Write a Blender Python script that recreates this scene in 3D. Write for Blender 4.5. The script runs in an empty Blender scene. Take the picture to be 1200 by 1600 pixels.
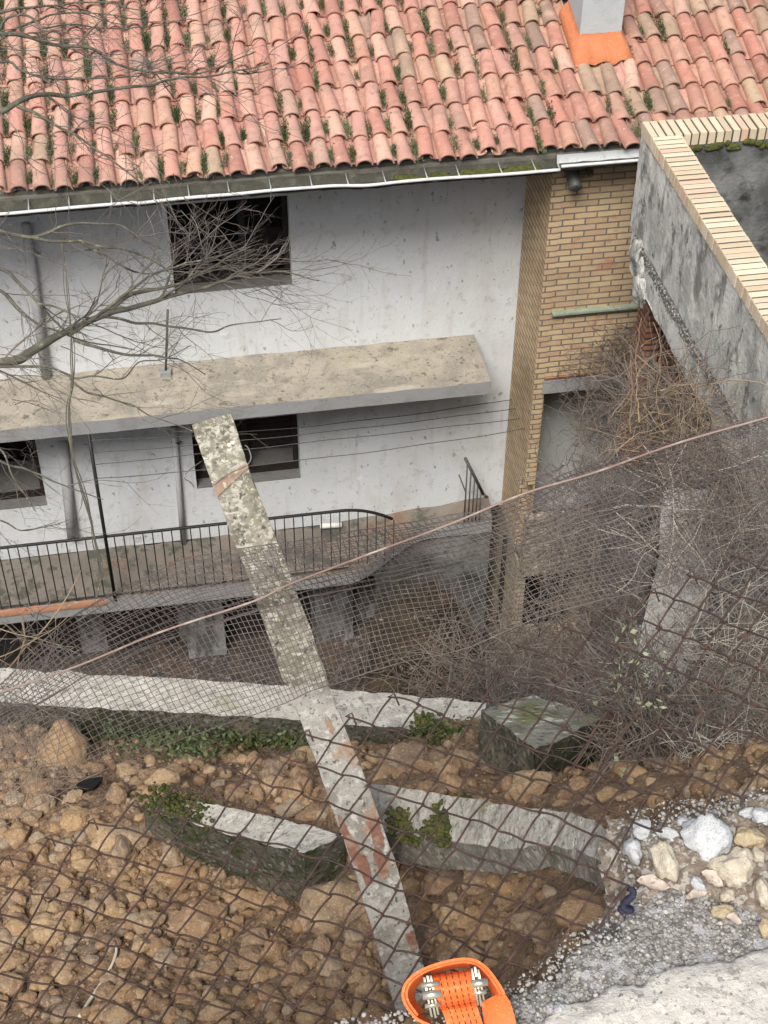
import bpy, math, random
import numpy as np
from mathutils import Vector, noise, Matrix
random.seed(7)
rng = np.random.default_rng(7)
scene = bpy.context.scene
C = scene.collection

# ------------------------------------------------------------------ camera
FPX = 2350.0                                     # focal length in pixels of a 1200 px wide picture
TH, YA, RO = math.radians(42.14), math.radians(9.95), math.radians(0.46)
F = np.array([math.sin(YA)*math.cos(TH), math.cos(YA)*math.cos(TH), -math.sin(TH)])
_r = np.array([math.cos(YA), -math.sin(YA), 0.0]); _u = np.cross(_r, F)
R = _r*math.cos(RO)+_u*math.sin(RO); U = -_r*math.sin(RO)+_u*math.cos(RO)
cam = bpy.data.cameras.new('camera'); camo = bpy.data.objects.new('camera', cam); C.objects.link(camo)
camo.matrix_world = Matrix(((R[0], U[0], -F[0], 0), (R[1], U[1], -F[1], 0), (R[2], U[2], -F[2], 0), (0, 0, 0, 1)))
cam.sensor_width = 36; cam.lens = FPX/1600*36; cam.clip_start = 0.05; cam.clip_end = 500
scene.camera = camo

# ------------------------------------------------------------------ light: bright overcast
SUN_EL, SUN_AZ = math.radians(52), math.radians(205)     # azimuth measured from +Y towards +X
w = bpy.data.worlds.new('World'); scene.world = w; w.use_nodes = True
nt = w.node_tree; bg = nt.nodes['Background']
sky = nt.nodes.new('ShaderNodeTexSky'); sky.sky_type = 'NISHITA'; sky.sun_disc = False
sky.sun_elevation = SUN_EL; sky.sun_rotation = SUN_AZ; sky.air_density = 1.0; sky.dust_density = 4.0; sky.ozone_density = 1.0
hs = nt.nodes.new('ShaderNodeHueSaturation'); hs.inputs['Saturation'].default_value = 0.55; nt.links.new(sky.outputs[0], hs.inputs['Color']); nt.links.new(hs.outputs[0], bg.inputs[0]); bg.inputs[1].default_value = 0.12
sun = bpy.data.lights.new('sun', 'SUN'); sun.energy = 2.5; sun.angle = math.radians(22); sun.color = (1.0, 0.95, 0.88)
suno = bpy.data.objects.new('sun', sun); C.objects.link(suno)
sd = Vector((math.sin(SUN_AZ)*math.cos(SUN_EL), math.cos(SUN_AZ)*math.cos(SUN_EL), math.sin(SUN_EL)))
suno.rotation_euler = sd.to_track_quat('Z', 'Y').to_euler()
vs = scene.view_settings; vs.view_transform = 'Standard'; vs.look = 'None'; vs.gamma = 1; vs.use_curve_mapping = False
vs.exposure = 0.62

# ------------------------------------------------------------------ survey helpers (a pixel of the 1200x1600 photo -> a point of the place)
def ray(x, y): return R*(x-600)/FPX - U*(y-800)/FPX + F
def P(x, y, d): return ray(x, y)*d
def atY(x, y, v): a = ray(x, y); return a*v/a[1]
def atZ(x, y, v): a = ray(x, y); return a*v/a[2]
def atX(x, y, v): a = ray(x, y); return a*v/a[0]
def nz(x, y, z, s=1.0): return noise.noise(Vector((x*s, y*s, z*s)))
def fbm(x, y, z, s, o=4):
    t, a = 0.0, 1.0
    for k in range(o):
        t += a*noise.noise(Vector((x*s+k*7.1, y*s-k*3.3, z*s+k*1.7))); a *= 0.5; s *= 2.1
    return t

# ------------------------------------------------------------------ materials
def mat(name, base, layers=(), rough=0.9, bump=0.0, bscale=60.0, metal=0.0, vcol=False, rnd=None, brick=None, bstretch=(1, 1, 1), spec=0.3, bdet=8, bdist=None):
    """base colour + layers (kind, scale, lo, hi, colour, stretch): each layer mixes its colour where its noise exceeds lo..hi"""
    m = bpy.data.materials.new(name); m.use_nodes = True
    t = m.node_tree; N = t.nodes; L = t.links
    b = N['Principled BSDF']; b.inputs['Roughness'].default_value = rough; b.inputs['Metallic'].default_value = metal
    b.inputs['Specular IOR Level'].default_value = spec
    tc = N.new('ShaderNodeTexCoord')
    def mixc(fac, a, c, mode='MIX'):
        x = N.new('ShaderNodeMix'); x.data_type = 'RGBA'; x.blend_type = mode
        if isinstance(fac, (int, float)): x.inputs[0].default_value = fac
        else: L.new(fac, x.inputs[0])
        for i, v in ((6, a), (7, c)):
            if isinstance(v, tuple): x.inputs[i].default_value = (*v[:3], 1)
            else: L.new(v, x.inputs[i])
        return x.outputs[2]
    cur = tuple(base); hgt = None
    if brick:
        bt = N.new('ShaderNodeTexBrick'); L.new(tc.outputs['UV'], bt.inputs['Vector'])
        bt.inputs['Scale'].default_value = 1; bt.inputs['Brick Width'].default_value = brick['w']; bt.inputs['Row Height'].default_value = brick['h']
        bt.inputs['Mortar Size'].default_value = brick['m']; bt.inputs['Mortar Smooth'].default_value = 0.2; bt.inputs['Bias'].default_value = brick.get('bias', 0)
        bt.inputs['Color1'].default_value = (*brick['c1'], 1); bt.inputs['Color2'].default_value = (*brick['c2'], 1); bt.inputs['Mortar'].default_value = (*brick['cm'], 1)
        bt.offset = brick.get('off', 0.5)
        cur = bt.outputs['Color']; hgt = bt.outputs['Fac']
    if vcol:
        a = N.new('ShaderNodeAttribute'); a.attribute_name = 'Col'
        cur = a.outputs['Color'] if vcol == 1 else mixc(1.0, cur, a.outputs['Color'], 'MULTIPLY')
    if rnd:
        oi = N.new('ShaderNodeObjectInfo'); cr = N.new('ShaderNodeValToRGB')
        while len(cr.color_ramp.elements) < len(rnd): cr.color_ramp.elements.new(0.5)
        for i, c in enumerate(rnd):
            cr.color_ramp.elements[i].position = i/(len(rnd)-1); cr.color_ramp.elements[i].color = (*c, 1)
        L.new(oi.outputs['Random'], cr.inputs[0]); cur = cr.outputs[0]
    for kind, sc, lo, hi, col, *st in layers:
        src = tc.outputs['Object']
        if st:
            mp = N.new('ShaderNodeMapping'); mp.inputs['Scale'].default_value = st[0]; L.new(src, mp.inputs[0]); src = mp.outputs[0]
        if kind == 'v':
            tx = N.new('ShaderNodeTexVoronoi'); tx.inputs['Scale'].default_value = sc; out = tx.outputs['Distance']
        elif kind == 'vc':
            tx = N.new('ShaderNodeTexVoronoi'); tx.inputs['Scale'].default_value = sc
            sx = N.new('ShaderNodeSeparateColor'); L.new(tx.outputs['Color'], sx.inputs[0]); out = sx.outputs[0]
        elif kind == 'z':
            sp = N.new('ShaderNodeSeparateXYZ'); nn = N.new('ShaderNodeTexNoise'); nn.inputs['Scale'].default_value = sc; nn.inputs['Detail'].default_value = 5
            L.new(src, sp.inputs[0]); L.new(src, nn.inputs[0])
            ma = N.new('ShaderNodeMath'); ma.operation = 'MULTIPLY_ADD'; ma.inputs[1].default_value = 0.5
            L.new(nn.outputs[0], ma.inputs[0]); L.new(sp.outputs[2], ma.inputs[2]); out = ma.outputs[0]; tx = None
        else:
            tx = N.new('ShaderNodeTexNoise'); tx.inputs['Scale'].default_value = sc; tx.inputs['Detail'].default_value = 9; tx.inputs['Roughness'].default_value = 0.62; out = tx.outputs[0]
        if tx: L.new(src, tx.inputs['Vector'])
        mr = N.new('ShaderNodeMapRange'); mr.inputs[1].default_value = lo; mr.inputs[2].default_value = hi
        a = col[3] if len(col) > 3 else 1.0
        mr.inputs[4].default_value = a
        L.new(out, mr.inputs[0])
        cur = mixc(mr.outputs[0], cur, tuple(col[:3]))
    if isinstance(cur, tuple): b.inputs['Base Color'].default_value = (*cur, 1)
    else: L.new(cur, b.inputs['Base Color'])
    if bump:
        tx = N.new('ShaderNodeTexNoise'); tx.inputs['Scale'].default_value = bscale; tx.inputs['Detail'].default_value = bdet; tx.inputs['Roughness'].default_value = 0.65
        mp = N.new('ShaderNodeMapping'); mp.inputs['Scale'].default_value = bstretch; L.new(tc.outputs['Object'], mp.inputs[0]); L.new(mp.outputs[0], tx.inputs['Vector'])
        bp = N.new('ShaderNodeBump'); bp.inputs['Strength'].default_value = bump; bp.inputs['Distance'].default_value = bdist or 1.0/bscale
        L.new(tx.outputs[0], bp.inputs['Height'])
        if hgt is not None:
            b2 = N.new('ShaderNodeBump'); b2.invert = True; b2.inputs['Strength'].default_value = 0.8; b2.inputs['Distance'].default_value = 0.008
            L.new(hgt, b2.inputs['Height']); L.new(bp.outputs[0], b2.inputs['Normal']); bp = b2
        L.new(bp.outputs[0], b.inputs['Normal'])
    return m

M = {}
M['render'] = mat('white_render', (0.57, 0.595, 0.615), [
    ('n', 0.8, 0.45, 0.75, (0.50, 0.515, 0.52)), ('n', 2.2, 0.55, 0.72, (0.46, 0.46, 0.44, 0.5), (1.6, 1.6, 0.35)),
    ('n', 1.3, 0.54, 0.66, (0.40, 0.385, 0.35, 0.45), (1, 1, 0.5)), ('n', 7, 0.56, 0.66, (0.36, 0.36, 0.335, 0.55)), ('n', 3.2, 0.56, 0.64, (0.42, 0.41, 0.38, 0.38), (2.2, 2.2, 0.22)), ('n', 9, 0.615, 0.65, (0.18, 0.18, 0.16, 0.7), (1.5, 1, 0.9)), ('n', 26, 0.635, 0.68, (0.22, 0.22, 0.20, 0.7)), ('n', 4, 0.62, 0.70, (0.68, 0.69, 0.70, 0.7))], bump=0.25, bscale=22)
M['soffit'] = mat('soffit_board', (0.16, 0.15, 0.13), [('n', 5, 0.4, 0.7, (0.08, 0.075, 0.06))])
M['slab_top'] = mat('weathered_slab', (0.36, 0.325, 0.265), [
    ('n', 1.6, 0.42, 0.68, (0.27, 0.245, 0.20)), ('n', 5, 0.50, 0.66, (0.19, 0.17, 0.14, 0.85)), ('n', 1.1, 0.54, 0.62, (0.23, 0.215, 0.185, 0.8), (1.4, 1, 1)), ('n', 2.6, 0.60, 0.72, (0.30, 0.29, 0.15, 0.6)),
    ('n', 9, 0.60, 0.64, (0.11, 0.095, 0.08, 0.8)), ('n', 22, 0.59, 0.63, (0.12, 0.105, 0.085, 0.7)), ('n', 0.9, 0.56, 0.63, (0.46, 0.42, 0.35, 0.6), (1, 3, 1)), ('n', 40, 0.56, 0.66, (0.46, 0.42, 0.36, 0.6))], bump=0.35, bscale=45)
M['slab_edge'] = mat('grey_slab_edge', (0.27, 0.275, 0.275), [('n', 4, 0.5, 0.7, (0.21, 0.21, 0.205)), ('n', 24, 0.6, 0.7, (0.16, 0.16, 0.15, 0.7))], bump=0.25, bscale=40)
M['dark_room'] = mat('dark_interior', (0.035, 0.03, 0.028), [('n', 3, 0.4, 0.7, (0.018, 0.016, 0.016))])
M['old_wood'] = mat('dark_old_wood', (0.017, 0.013, 0.011), [('n', 14, 0.45, 0.65, (0.032, 0.022, 0.017), (6, 6, 0.5))], rough=0.7)
M['sill'] = mat('grey_sill', (0.16, 0.158, 0.15), [('n', 6, 0.45, 0.7, (0.12, 0.115, 0.11))], bump=0.2, bscale=40)
M['tile'] = mat('clay_tile', (1, 1, 1), [
    ('n', 6, 0.50, 0.70, (0.54, 0.35, 0.25, 0.6)), ('n', 1.2, 0.52, 0.66, (0.24, 0.17, 0.13, 0.45)), ('n', 15, 0.53, 0.66, (0.20, 0.125, 0.10, 0.6)), ('n', 30, 0.60, 0.68, (0.58, 0.47, 0.41, 0.65)), ('n', 45, 0.66, 0.70, (0.06, 0.055, 0.05, 0.85))], vcol=1, bump=0.25, bscale=70)
M['edging'] = mat('orange_tile_edge', (0.36, 0.17, 0.10), [('n', 5, 0.45, 0.65, (0.22, 0.13, 0.09)), ('n', 20, 0.55, 0.7, (0.45, 0.26, 0.16))])
M['mortar_orange'] = mat('orange_mortar', (0.47, 0.175, 0.085), [('n', 9, 0.45, 0.7, (0.46, 0.15, 0.06)), ('n', 30, 0.6, 0.72, (0.66, 0.30, 0.15))], bump=0.5, bscale=35)
M['chimney'] = mat('grey_chimney_render', (0.40, 0.43, 0.44), [('n', 6, 0.5, 0.72, (0.33, 0.36, 0.365)), ('n', 40, 0.66, 0.72, (0.5, 0.52, 0.53, 0.6))], bump=0.4, bscale=40)
M['gutter'] = mat('galvanised_gutter', (0.42, 0.44, 0.445), [('n', 8, 0.5, 0.7, (0.28, 0.285, 0.28)), ('n', 30, 0.62, 0.7, (0.55, 0.56, 0.56))], rough=0.55, metal=0.35)
M['bead'] = mat('pale_gutter_rim', (0.55, 0.56, 0.55), [('n', 6, 0.52, 0.7, (0.36, 0.36, 0.35)), ('n', 40, 0.62, 0.7, (0.25, 0.24, 0.22, 0.7))], rough=0.6)
M['gutter_dirt'] = mat('gutter_silt', (0.055, 0.055, 0.042), [('n', 9, 0.5, 0.7, (0.10, 0.10, 0.075)), ('n', 30, 0.6, 0.7, (0.03, 0.03, 0.025))], bump=0.6, bscale=50)
M['moss'] = mat('moss', (0.060, 0.070, 0.018), [('n', 30, 0.45, 0.65, (0.115, 0.115, 0.028)), ('n', 90, 0.5, 0.7, (0.028, 0.034, 0.012)), ('n', 12, 0.55, 0.7, (0.09, 0.07, 0.03))], bump=1.0, bscale=160)
M['weed'] = mat('weed_green', (0.05, 0.075, 0.026), [('n', 5, 0.45, 0.7, (0.085, 0.105, 0.04)), ('n', 12, 0.55, 0.7, (0.085, 0.07, 0.04))], rough=0.7)
M['weed2'] = mat('weed_grey_green', (0.10, 0.135, 0.065), [('n', 25, 0.45, 0.7, (0.16, 0.19, 0.10)), ('n', 60, 0.55, 0.75, (0.05, 0.075, 0.03))], rough=0.7)
M['pale_leaf'] = mat('pale_leaf', (0.28, 0.31, 0.20), [('n', 12, 0.45, 0.7, (0.17, 0.21, 0.11)), ('n', 40, 0.6, 0.75, (0.40, 0.40, 0.25))], rough=0.55)
BR = dict(w=0.235, h=0.070, m=0.0085, c1=(0.50, 0.385, 0.235), c2=(0.40, 0.265, 0.165), cm=(0.15, 0.135, 0.115), bias=-0.2)
M['brick'] = mat('yellow_brick', (1, 1, 1), [('n', 5, 0.52, 0.75, (0.56, 0.44, 0.26, 0.5)), ('n', 4, 0.60, 0.68, (0.33, 0.15, 0.10, 0.6)), ('n', 1.2, 0.5, 0.75, (0.20, 0.155, 0.10, 0.5)), ('n', 40, 0.62, 0.72, (0.16, 0.12, 0.08, 0.6))], brick=BR, bump=0.3, bscale=60)
M['brick_dirty'] = mat('dirty_brick', (1, 1, 1), [('n', 1.5, 0.42, 0.62, (0.22, 0.19, 0.15, 0.8)), ('n', 9, 0.5, 0.7, (0.30, 0.28, 0.22, 0.7)), ('n', 30, 0.6, 0.7, (0.12, 0.11, 0.08, 0.7))], brick=dict(BR, c1=(0.48, 0.40, 0.27), c2=(0.38, 0.29, 0.19)), bump=0.4, bscale=50)
M['brick_red'] = mat('red_brick', (1, 1, 1), [('n', 3, 0.5, 0.7, (0.36, 0.20, 0.12, 0.5)), ('n', 14, 0.56, 0.7, (0.14, 0.08, 0.055, 0.7))], brick=dict(BR, c1=(0.38, 0.17, 0.09), c2=(0.25, 0.10, 0.06), cm=(0.07, 0.055, 0.05), m=0.014), bump=0.35, bscale=60)
M['coping'] = mat('cream_brick', (1, 1, 1), [('n', 14, 0.55, 0.75, (0.50, 0.37, 0.22, 0.6)), ('n', 50, 0.62, 0.72, (0.62, 0.54, 0.42, 0.6)), ('n', 30, 0.67, 0.72, (0.10, 0.09, 0.07, 0.8))], vcol=1, bump=0.35, bscale=80)
M['mortar_dark'] = mat('dark_joint', (0.075, 0.068, 0.056), [('n', 30, 0.5, 0.7, (0.13, 0.12, 0.10))])
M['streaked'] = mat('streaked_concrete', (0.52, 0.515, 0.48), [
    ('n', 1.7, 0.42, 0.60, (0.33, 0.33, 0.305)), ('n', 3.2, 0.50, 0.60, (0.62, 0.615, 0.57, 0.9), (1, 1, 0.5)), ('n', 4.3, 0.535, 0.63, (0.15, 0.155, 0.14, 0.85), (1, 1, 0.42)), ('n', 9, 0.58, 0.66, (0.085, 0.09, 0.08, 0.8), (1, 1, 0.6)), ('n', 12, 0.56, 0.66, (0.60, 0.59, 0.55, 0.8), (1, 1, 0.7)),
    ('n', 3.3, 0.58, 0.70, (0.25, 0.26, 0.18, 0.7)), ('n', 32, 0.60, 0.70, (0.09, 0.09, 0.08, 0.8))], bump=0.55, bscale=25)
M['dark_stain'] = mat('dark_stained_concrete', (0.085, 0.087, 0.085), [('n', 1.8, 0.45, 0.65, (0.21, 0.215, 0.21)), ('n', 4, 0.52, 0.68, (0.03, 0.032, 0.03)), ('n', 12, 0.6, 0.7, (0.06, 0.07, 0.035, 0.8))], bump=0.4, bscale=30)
M['rubble'] = mat('broken_concrete', (0.30, 0.29, 0.27), [('v', 45, 0.25, 0.6, (0.09, 0.085, 0.08)), ('n', 40, 0.55, 0.7, (0.52, 0.50, 0.47))], bump=1.0, bscale=45)
M['rubble_pale'] = mat('pale_rubble_masonry', (0.42, 0.36, 0.27), [('n', 2, 0.46, 0.6, (0.27, 0.23, 0.18)), ('v', 9, 0.30, 0.55, (0.20, 0.17, 0.13, 0.7)), ('n', 16, 0.54, 0.62, (0.55, 0.50, 0.42, 0.8)), ('n', 26, 0.56, 0.62, (0.13, 0.11, 0.085, 0.8))], bump=1.0, bscale=18)
M['black_metal'] = mat('black_painted_iron', (0.022, 0.024, 0.024), [('n', 20, 0.6, 0.72, (0.06, 0.045, 0.035))], rough=0.5, metal=0.3)
M['grey_metal'] = mat('grey_weathered_metal', (0.10, 0.105, 0.10), [('n', 20, 0.55, 0.7, (0.05, 0.045, 0.04))], rough=0.6, metal=0.4)
M['rust_wire'] = mat('rusty_wire', (0.060, 0.040, 0.034), [('n', 45, 0.50, 0.66, (0.115, 0.060, 0.045)), ('n', 90, 0.6, 0.72, (0.12, 0.105, 0.09, 0.7))], rough=0.75, metal=0.25)
M['net_wire'] = mat('purplish_grey_wire', (0.145, 0.122, 0.112), [('n', 3, 0.45, 0.60, (0.075, 0.058, 0.052)), ('n', 30, 0.58, 0.7, (0.27, 0.25, 0.235, 0.7))], rough=0.7, metal=0.3)
M['pink_wire'] = mat('pinkish_wire', (0.25, 0.185, 0.16), [('n', 3, 0.46, 0.6, (0.19, 0.12, 0.095)), ('n', 20, 0.53, 0.65, (0.36, 0.30, 0.26))], rough=0.7)
M['steel_wire'] = mat('steel_wire', (0.30, 0.29, 0.27), [('n', 60, 0.5, 0.7, (0.14, 0.12, 0.10))], rough=0.5, metal=0.7)
M['bark'] = mat('lichen_bark', (0.085, 0.08, 0.062), [('n', 18, 0.48, 0.64, (0.14, 0.137, 0.10)), ('n', 40, 0.58, 0.66, (0.26, 0.27, 0.17, 0.8)), ('n', 26, 0.66, 0.70, (0.42, 0.42, 0.34, 0.9)), ('n', 14, 0.69, 0.72, (0.42, 0.37, 0.06, 0.9))], bump=0.6, bscale=90)
M['twig'] = mat('thin_twig', (0.105, 0.09, 0.078), [('n', 8, 0.45, 0.68, (0.19, 0.17, 0.145)), ('n', 5, 0.58, 0.7, (0.075, 0.06, 0.05))])
M['vine'] = mat('dry_vine_brown', (0.165, 0.13, 0.105), [('n', 2.5, 0.45, 0.62, (0.10, 0.08, 0.07)), ('n', 6, 0.54, 0.68, (0.27, 0.22, 0.17))])
M['vine_grey'] = mat('dry_vine_grey', (0.19, 0.17, 0.15), [('n', 4, 0.42, 0.6, (0.09, 0.07, 0.06)), ('n', 9, 0.56, 0.7, (0.30, 0.27, 0.225))])
M['heap_twig'] = mat('dark_dead_stem', (0.075, 0.058, 0.042), [('n', 4, 0.46, 0.62, (0.12, 0.09, 0.06)), ('n', 9, 0.56, 0.64, (0.09, 0.095, 0.05))])
M['straw'] = mat('tan_stalk', (0.34, 0.26, 0.165), [('n', 5, 0.42, 0.65, (0.21, 0.15, 0.095))])
M['soil'] = mat('brown_soil', (0.242, 0.154, 0.088), [('n', 2.2, 0.47, 0.63, (0.156, 0.096, 0.058)), ('n', 14, 0.46, 0.62, (0.296, 0.200, 0.116)), ('n', 50, 0.50, 0.60, (0.113, 0.069, 0.044)), ('n', 110, 0.53, 0.63, (0.359, 0.269, 0.184, 0.8)), ('n', 1.1, 0.53, 0.63, (0.148, 0.108, 0.080, 0.65)), ('n', 160, 0.55, 0.62, (0.078, 0.050, 0.032, 0.8))], bump=1.0, bscale=130)
M['hill_soil'] = mat('dark_hill_soil', (0.050, 0.038, 0.031), [('n', 2, 0.45, 0.65, (0.032, 0.025, 0.02)), ('n', 9, 0.5, 0.66, (0.085, 0.058, 0.042)), ('n', 30, 0.56, 0.66, (0.12, 0.09, 0.065))], bump=1.0, bscale=12)
M['heap'] = mat('overgrown_mound', (0.055, 0.042, 0.030), [('n', 2.5, 0.46, 0.6, (0.085, 0.06, 0.038)), ('n', 6, 0.53, 0.62, (0.07, 0.07, 0.035)), ('n', 14, 0.62, 0.65, (0.35, 0.34, 0.32))], bump=1.0, bscale=10)
M['yard'] = mat('courtyard_soil', (0.085, 0.068, 0.058), [('n', 1.4, 0.48, 0.65, (0.13, 0.085, 0.06)), ('n', 6, 0.48, 0.62, (0.05, 0.045, 0.04)), ('n', 14, 0.57, 0.62, (0.26, 0.25, 0.235, 0.8))], bump=0.8, bscale=14)
M['terrace'] = mat('terrace_floor', (0.20, 0.175, 0.15), [('n', 1.6, 0.45, 0.62, (0.145, 0.135, 0.115)), ('n', 3.5, 0.53, 0.60, (0.075, 0.078, 0.062, 0.9)), ('n', 2.2, 0.55, 0.66, (0.26, 0.16, 0.11, 0.6)), ('n', 9, 0.57, 0.63, (0.09, 0.08, 0.068, 0.8)), ('n', 30, 0.62, 0.7, (0.33, 0.31, 0.28, 0.7))], bump=0.6, bscale=25)
STONES = [(0.269, 0.166, 0.088), (0.328, 0.216, 0.113), (0.206, 0.120, 0.067), (0.361, 0.253, 0.143), (0.189, 0.137, 0.097), (0.290, 0.178, 0.092), (0.294, 0.237, 0.168), (0.223, 0.133, 0.076)]
M['stone'] = mat('tan_stone', (1, 1, 1), [('n', 0.9, 0.46, 0.62, (0.20, 0.125, 0.07, 0.65)), ('n', 2.5, 0.52, 0.64, (0.44, 0.32, 0.20, 0.6)), ('n', 6, 0.54, 0.62, (0.15, 0.095, 0.06, 0.7)), ('n', 14, 0.56, 0.64, (0.50, 0.41, 0.29, 0.6))], rnd=STONES, bump=0.8, bscale=7, bdist=0.004)
M['pebble'] = mat('pebble', (1, 1, 1), [('n', 60, 0.48, 0.62, (0.19, 0.125, 0.075, 0.75)), ('n', 160, 0.54, 0.64, (0.45, 0.35, 0.23, 0.6))], vcol=1, bump=0.4, bscale=200)
M['white_stone'] = mat('white_stone', (0.45, 0.465, 0.47), [('n', 1.2, 0.46, 0.62, (0.46, 0.48, 0.50)), ('n', 6, 0.52, 0.62, (0.33, 0.35, 0.37, 0.75)), ('n', 14, 0.56, 0.62, (0.20, 0.19, 0.17, 0.7)), ('n', 30, 0.55, 0.62, (0.62, 0.62, 0.61, 0.8))], bump=0.7, bscale=8, bdist=0.003)
M['cream_stone'] = mat('cream_stone', (0.46, 0.41, 0.32), [('n', 1.2, 0.46, 0.62, (0.42, 0.36, 0.27)), ('n', 5, 0.52, 0.62, (0.62, 0.58, 0.49, 0.7)), ('n', 14, 0.56, 0.62, (0.24, 0.19, 0.14, 0.7))], bump=0.7, bscale=8, bdist=0.003)
M['tan_stone2'] = mat('ochre_stone', (0.40, 0.325, 0.21), [('n', 1.3, 0.45, 0.62, (0.33, 0.25, 0.15)), ('n', 6, 0.53, 0.63, (0.54, 0.46, 0.33, 0.7)), ('n', 14, 0.57, 0.63, (0.18, 0.13, 0.09, 0.7))], bump=0.7, bscale=8, bdist=0.003)
M['verge'] = mat('gravelly_verge_soil', (0.22, 0.175, 0.135), [('n', 14, 0.46, 0.62, (0.145, 0.11, 0.085)), ('n', 60, 0.5, 0.62, (0.32, 0.28, 0.23, 0.85)), ('vc', 120, 0.7, 0.8, (0.42, 0.39, 0.35)), ('vc', 60, 0.88, 0.92, (0.34, 0.27, 0.21)), ('n', 130, 0.56, 0.66, (0.10, 0.08, 0.065))], bump=1.0, bscale=120)
M['road'] = mat('exposed_aggregate', (0.37, 0.355, 0.33), [('v', 120, 0.18, 0.62, (0.14, 0.13, 0.12)), ('vc', 120, 0.60, 0.85, (0.42, 0.41, 0.39)), ('vc', 70, 0.82, 0.90, (0.42, 0.42, 0.44)), ('n', 3.2, 0.50, 0.66, (0.20, 0.165, 0.135, 0.75)), ('n', 300, 0.56, 0.7, (0.6, 0.59, 0.57, 0.6))], bump=1.0, bscale=150)
M['road_smooth'] = mat('worn_pale_concrete', (0.54, 0.515, 0.465), [('n', 9, 0.46, 0.62, (0.43, 0.41, 0.37)), ('n', 45, 0.50, 0.62, (0.37, 0.355, 0.325, 0.8)), ('n', 90, 0.55, 0.63, (0.66, 0.64, 0.59, 0.8)), ('n', 50, 0.66, 0.68, (0.11, 0.10, 0.09, 0.9)), ('n', 110, 0.565, 0.62, (0.22, 0.21, 0.19, 0.8)), ('n', 30, 0.60, 0.63, (0.30, 0.27, 0.23, 0.7))], bump=0.7, bscale=190)
M['gravel'] = mat('grey_gravel', (1, 1, 1), [('n', 150, 0.52, 0.66, (0.20, 0.19, 0.175, 0.6)), ('n', 300, 0.6, 0.7, (0.46, 0.45, 0.43, 0.5))], vcol=1, bump=0.3, bscale=300)
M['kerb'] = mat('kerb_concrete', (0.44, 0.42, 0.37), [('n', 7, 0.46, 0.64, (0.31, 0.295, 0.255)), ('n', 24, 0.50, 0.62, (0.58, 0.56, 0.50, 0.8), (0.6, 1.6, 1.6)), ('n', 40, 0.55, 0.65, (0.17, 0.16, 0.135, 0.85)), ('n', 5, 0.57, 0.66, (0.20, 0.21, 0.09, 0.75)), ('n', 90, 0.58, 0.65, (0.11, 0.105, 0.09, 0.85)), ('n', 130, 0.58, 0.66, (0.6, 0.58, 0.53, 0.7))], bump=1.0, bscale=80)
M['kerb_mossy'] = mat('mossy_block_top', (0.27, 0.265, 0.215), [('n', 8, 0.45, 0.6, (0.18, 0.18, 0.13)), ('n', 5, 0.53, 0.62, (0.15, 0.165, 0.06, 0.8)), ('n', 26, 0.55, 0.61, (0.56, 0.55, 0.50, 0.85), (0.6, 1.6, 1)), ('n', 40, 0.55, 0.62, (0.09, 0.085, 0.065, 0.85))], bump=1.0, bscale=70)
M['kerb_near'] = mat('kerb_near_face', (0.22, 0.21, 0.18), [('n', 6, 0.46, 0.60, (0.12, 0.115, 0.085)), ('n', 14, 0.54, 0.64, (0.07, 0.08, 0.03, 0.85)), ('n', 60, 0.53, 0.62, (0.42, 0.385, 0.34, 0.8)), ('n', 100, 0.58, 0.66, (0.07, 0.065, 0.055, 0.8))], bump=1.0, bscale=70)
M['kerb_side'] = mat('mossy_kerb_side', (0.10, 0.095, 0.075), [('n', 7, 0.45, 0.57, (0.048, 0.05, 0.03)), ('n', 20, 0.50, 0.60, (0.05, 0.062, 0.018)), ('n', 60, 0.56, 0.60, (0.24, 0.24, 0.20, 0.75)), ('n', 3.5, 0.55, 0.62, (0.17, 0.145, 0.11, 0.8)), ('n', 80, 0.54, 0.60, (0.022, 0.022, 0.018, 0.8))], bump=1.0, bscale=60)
M['post'] = mat('lichened_post', (0.27, 0.255, 0.225), [
    ('z', 3, -2.9, -1.6, (0.235, 0.215, 0.165, 0.8)), ('n', 26, 0.47, 0.60, (0.14, 0.13, 0.095)), ('n', 62, 0.50, 0.60, (0.45, 0.435, 0.36, 0.9), (1, 1, 1.6)),
    ('n', 34, 0.56, 0.63, (0.20, 0.19, 0.065, 0.75)), ('n', 34, 0.615, 0.64, (0.60, 0.59, 0.55, 0.95)), ('n', 75, 0.58, 0.63, (0.06, 0.055, 0.045, 0.9)), ('n', 120, 0.56, 0.63, (0.5, 0.48, 0.42, 0.7))], bump=0.8, bscale=80)
M['post_low'] = mat('bare_post', (0.34, 0.33, 0.30), [('n', 12, 0.46, 0.60, (0.22, 0.205, 0.18)), ('n', 70, 0.54, 0.62, (0.50, 0.49, 0.45, 0.8)), ('n', 85, 0.60, 0.63, (0.08, 0.075, 0.07, 0.9)), ('n', 9, 0.57, 0.61, (0.30, 0.19, 0.12, 0.8)), ('n', 95, 0.60, 0.65, (0.13, 0.12, 0.10, 0.8)), ('n', 10, 0.64, 0.68, (0.62, 0.61, 0.58, 0.9))], bump=0.7, bscale=80)
M['band'] = mat('rusty_band', (0.25, 0.175, 0.125), [('n', 40, 0.45, 0.62, (0.17, 0.12, 0.085)), ('n', 80, 0.54, 0.62, (0.40, 0.36, 0.28))], rough=0.8)
M['rust_scab'] = mat('rust_stain', (0.19, 0.095, 0.065), [('n', 30, 0.48, 0.62, (0.30, 0.20, 0.15)), ('n', 90, 0.6, 0.7, (0.10, 0.05, 0.035))], bump=0.6, bscale=90)
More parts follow.
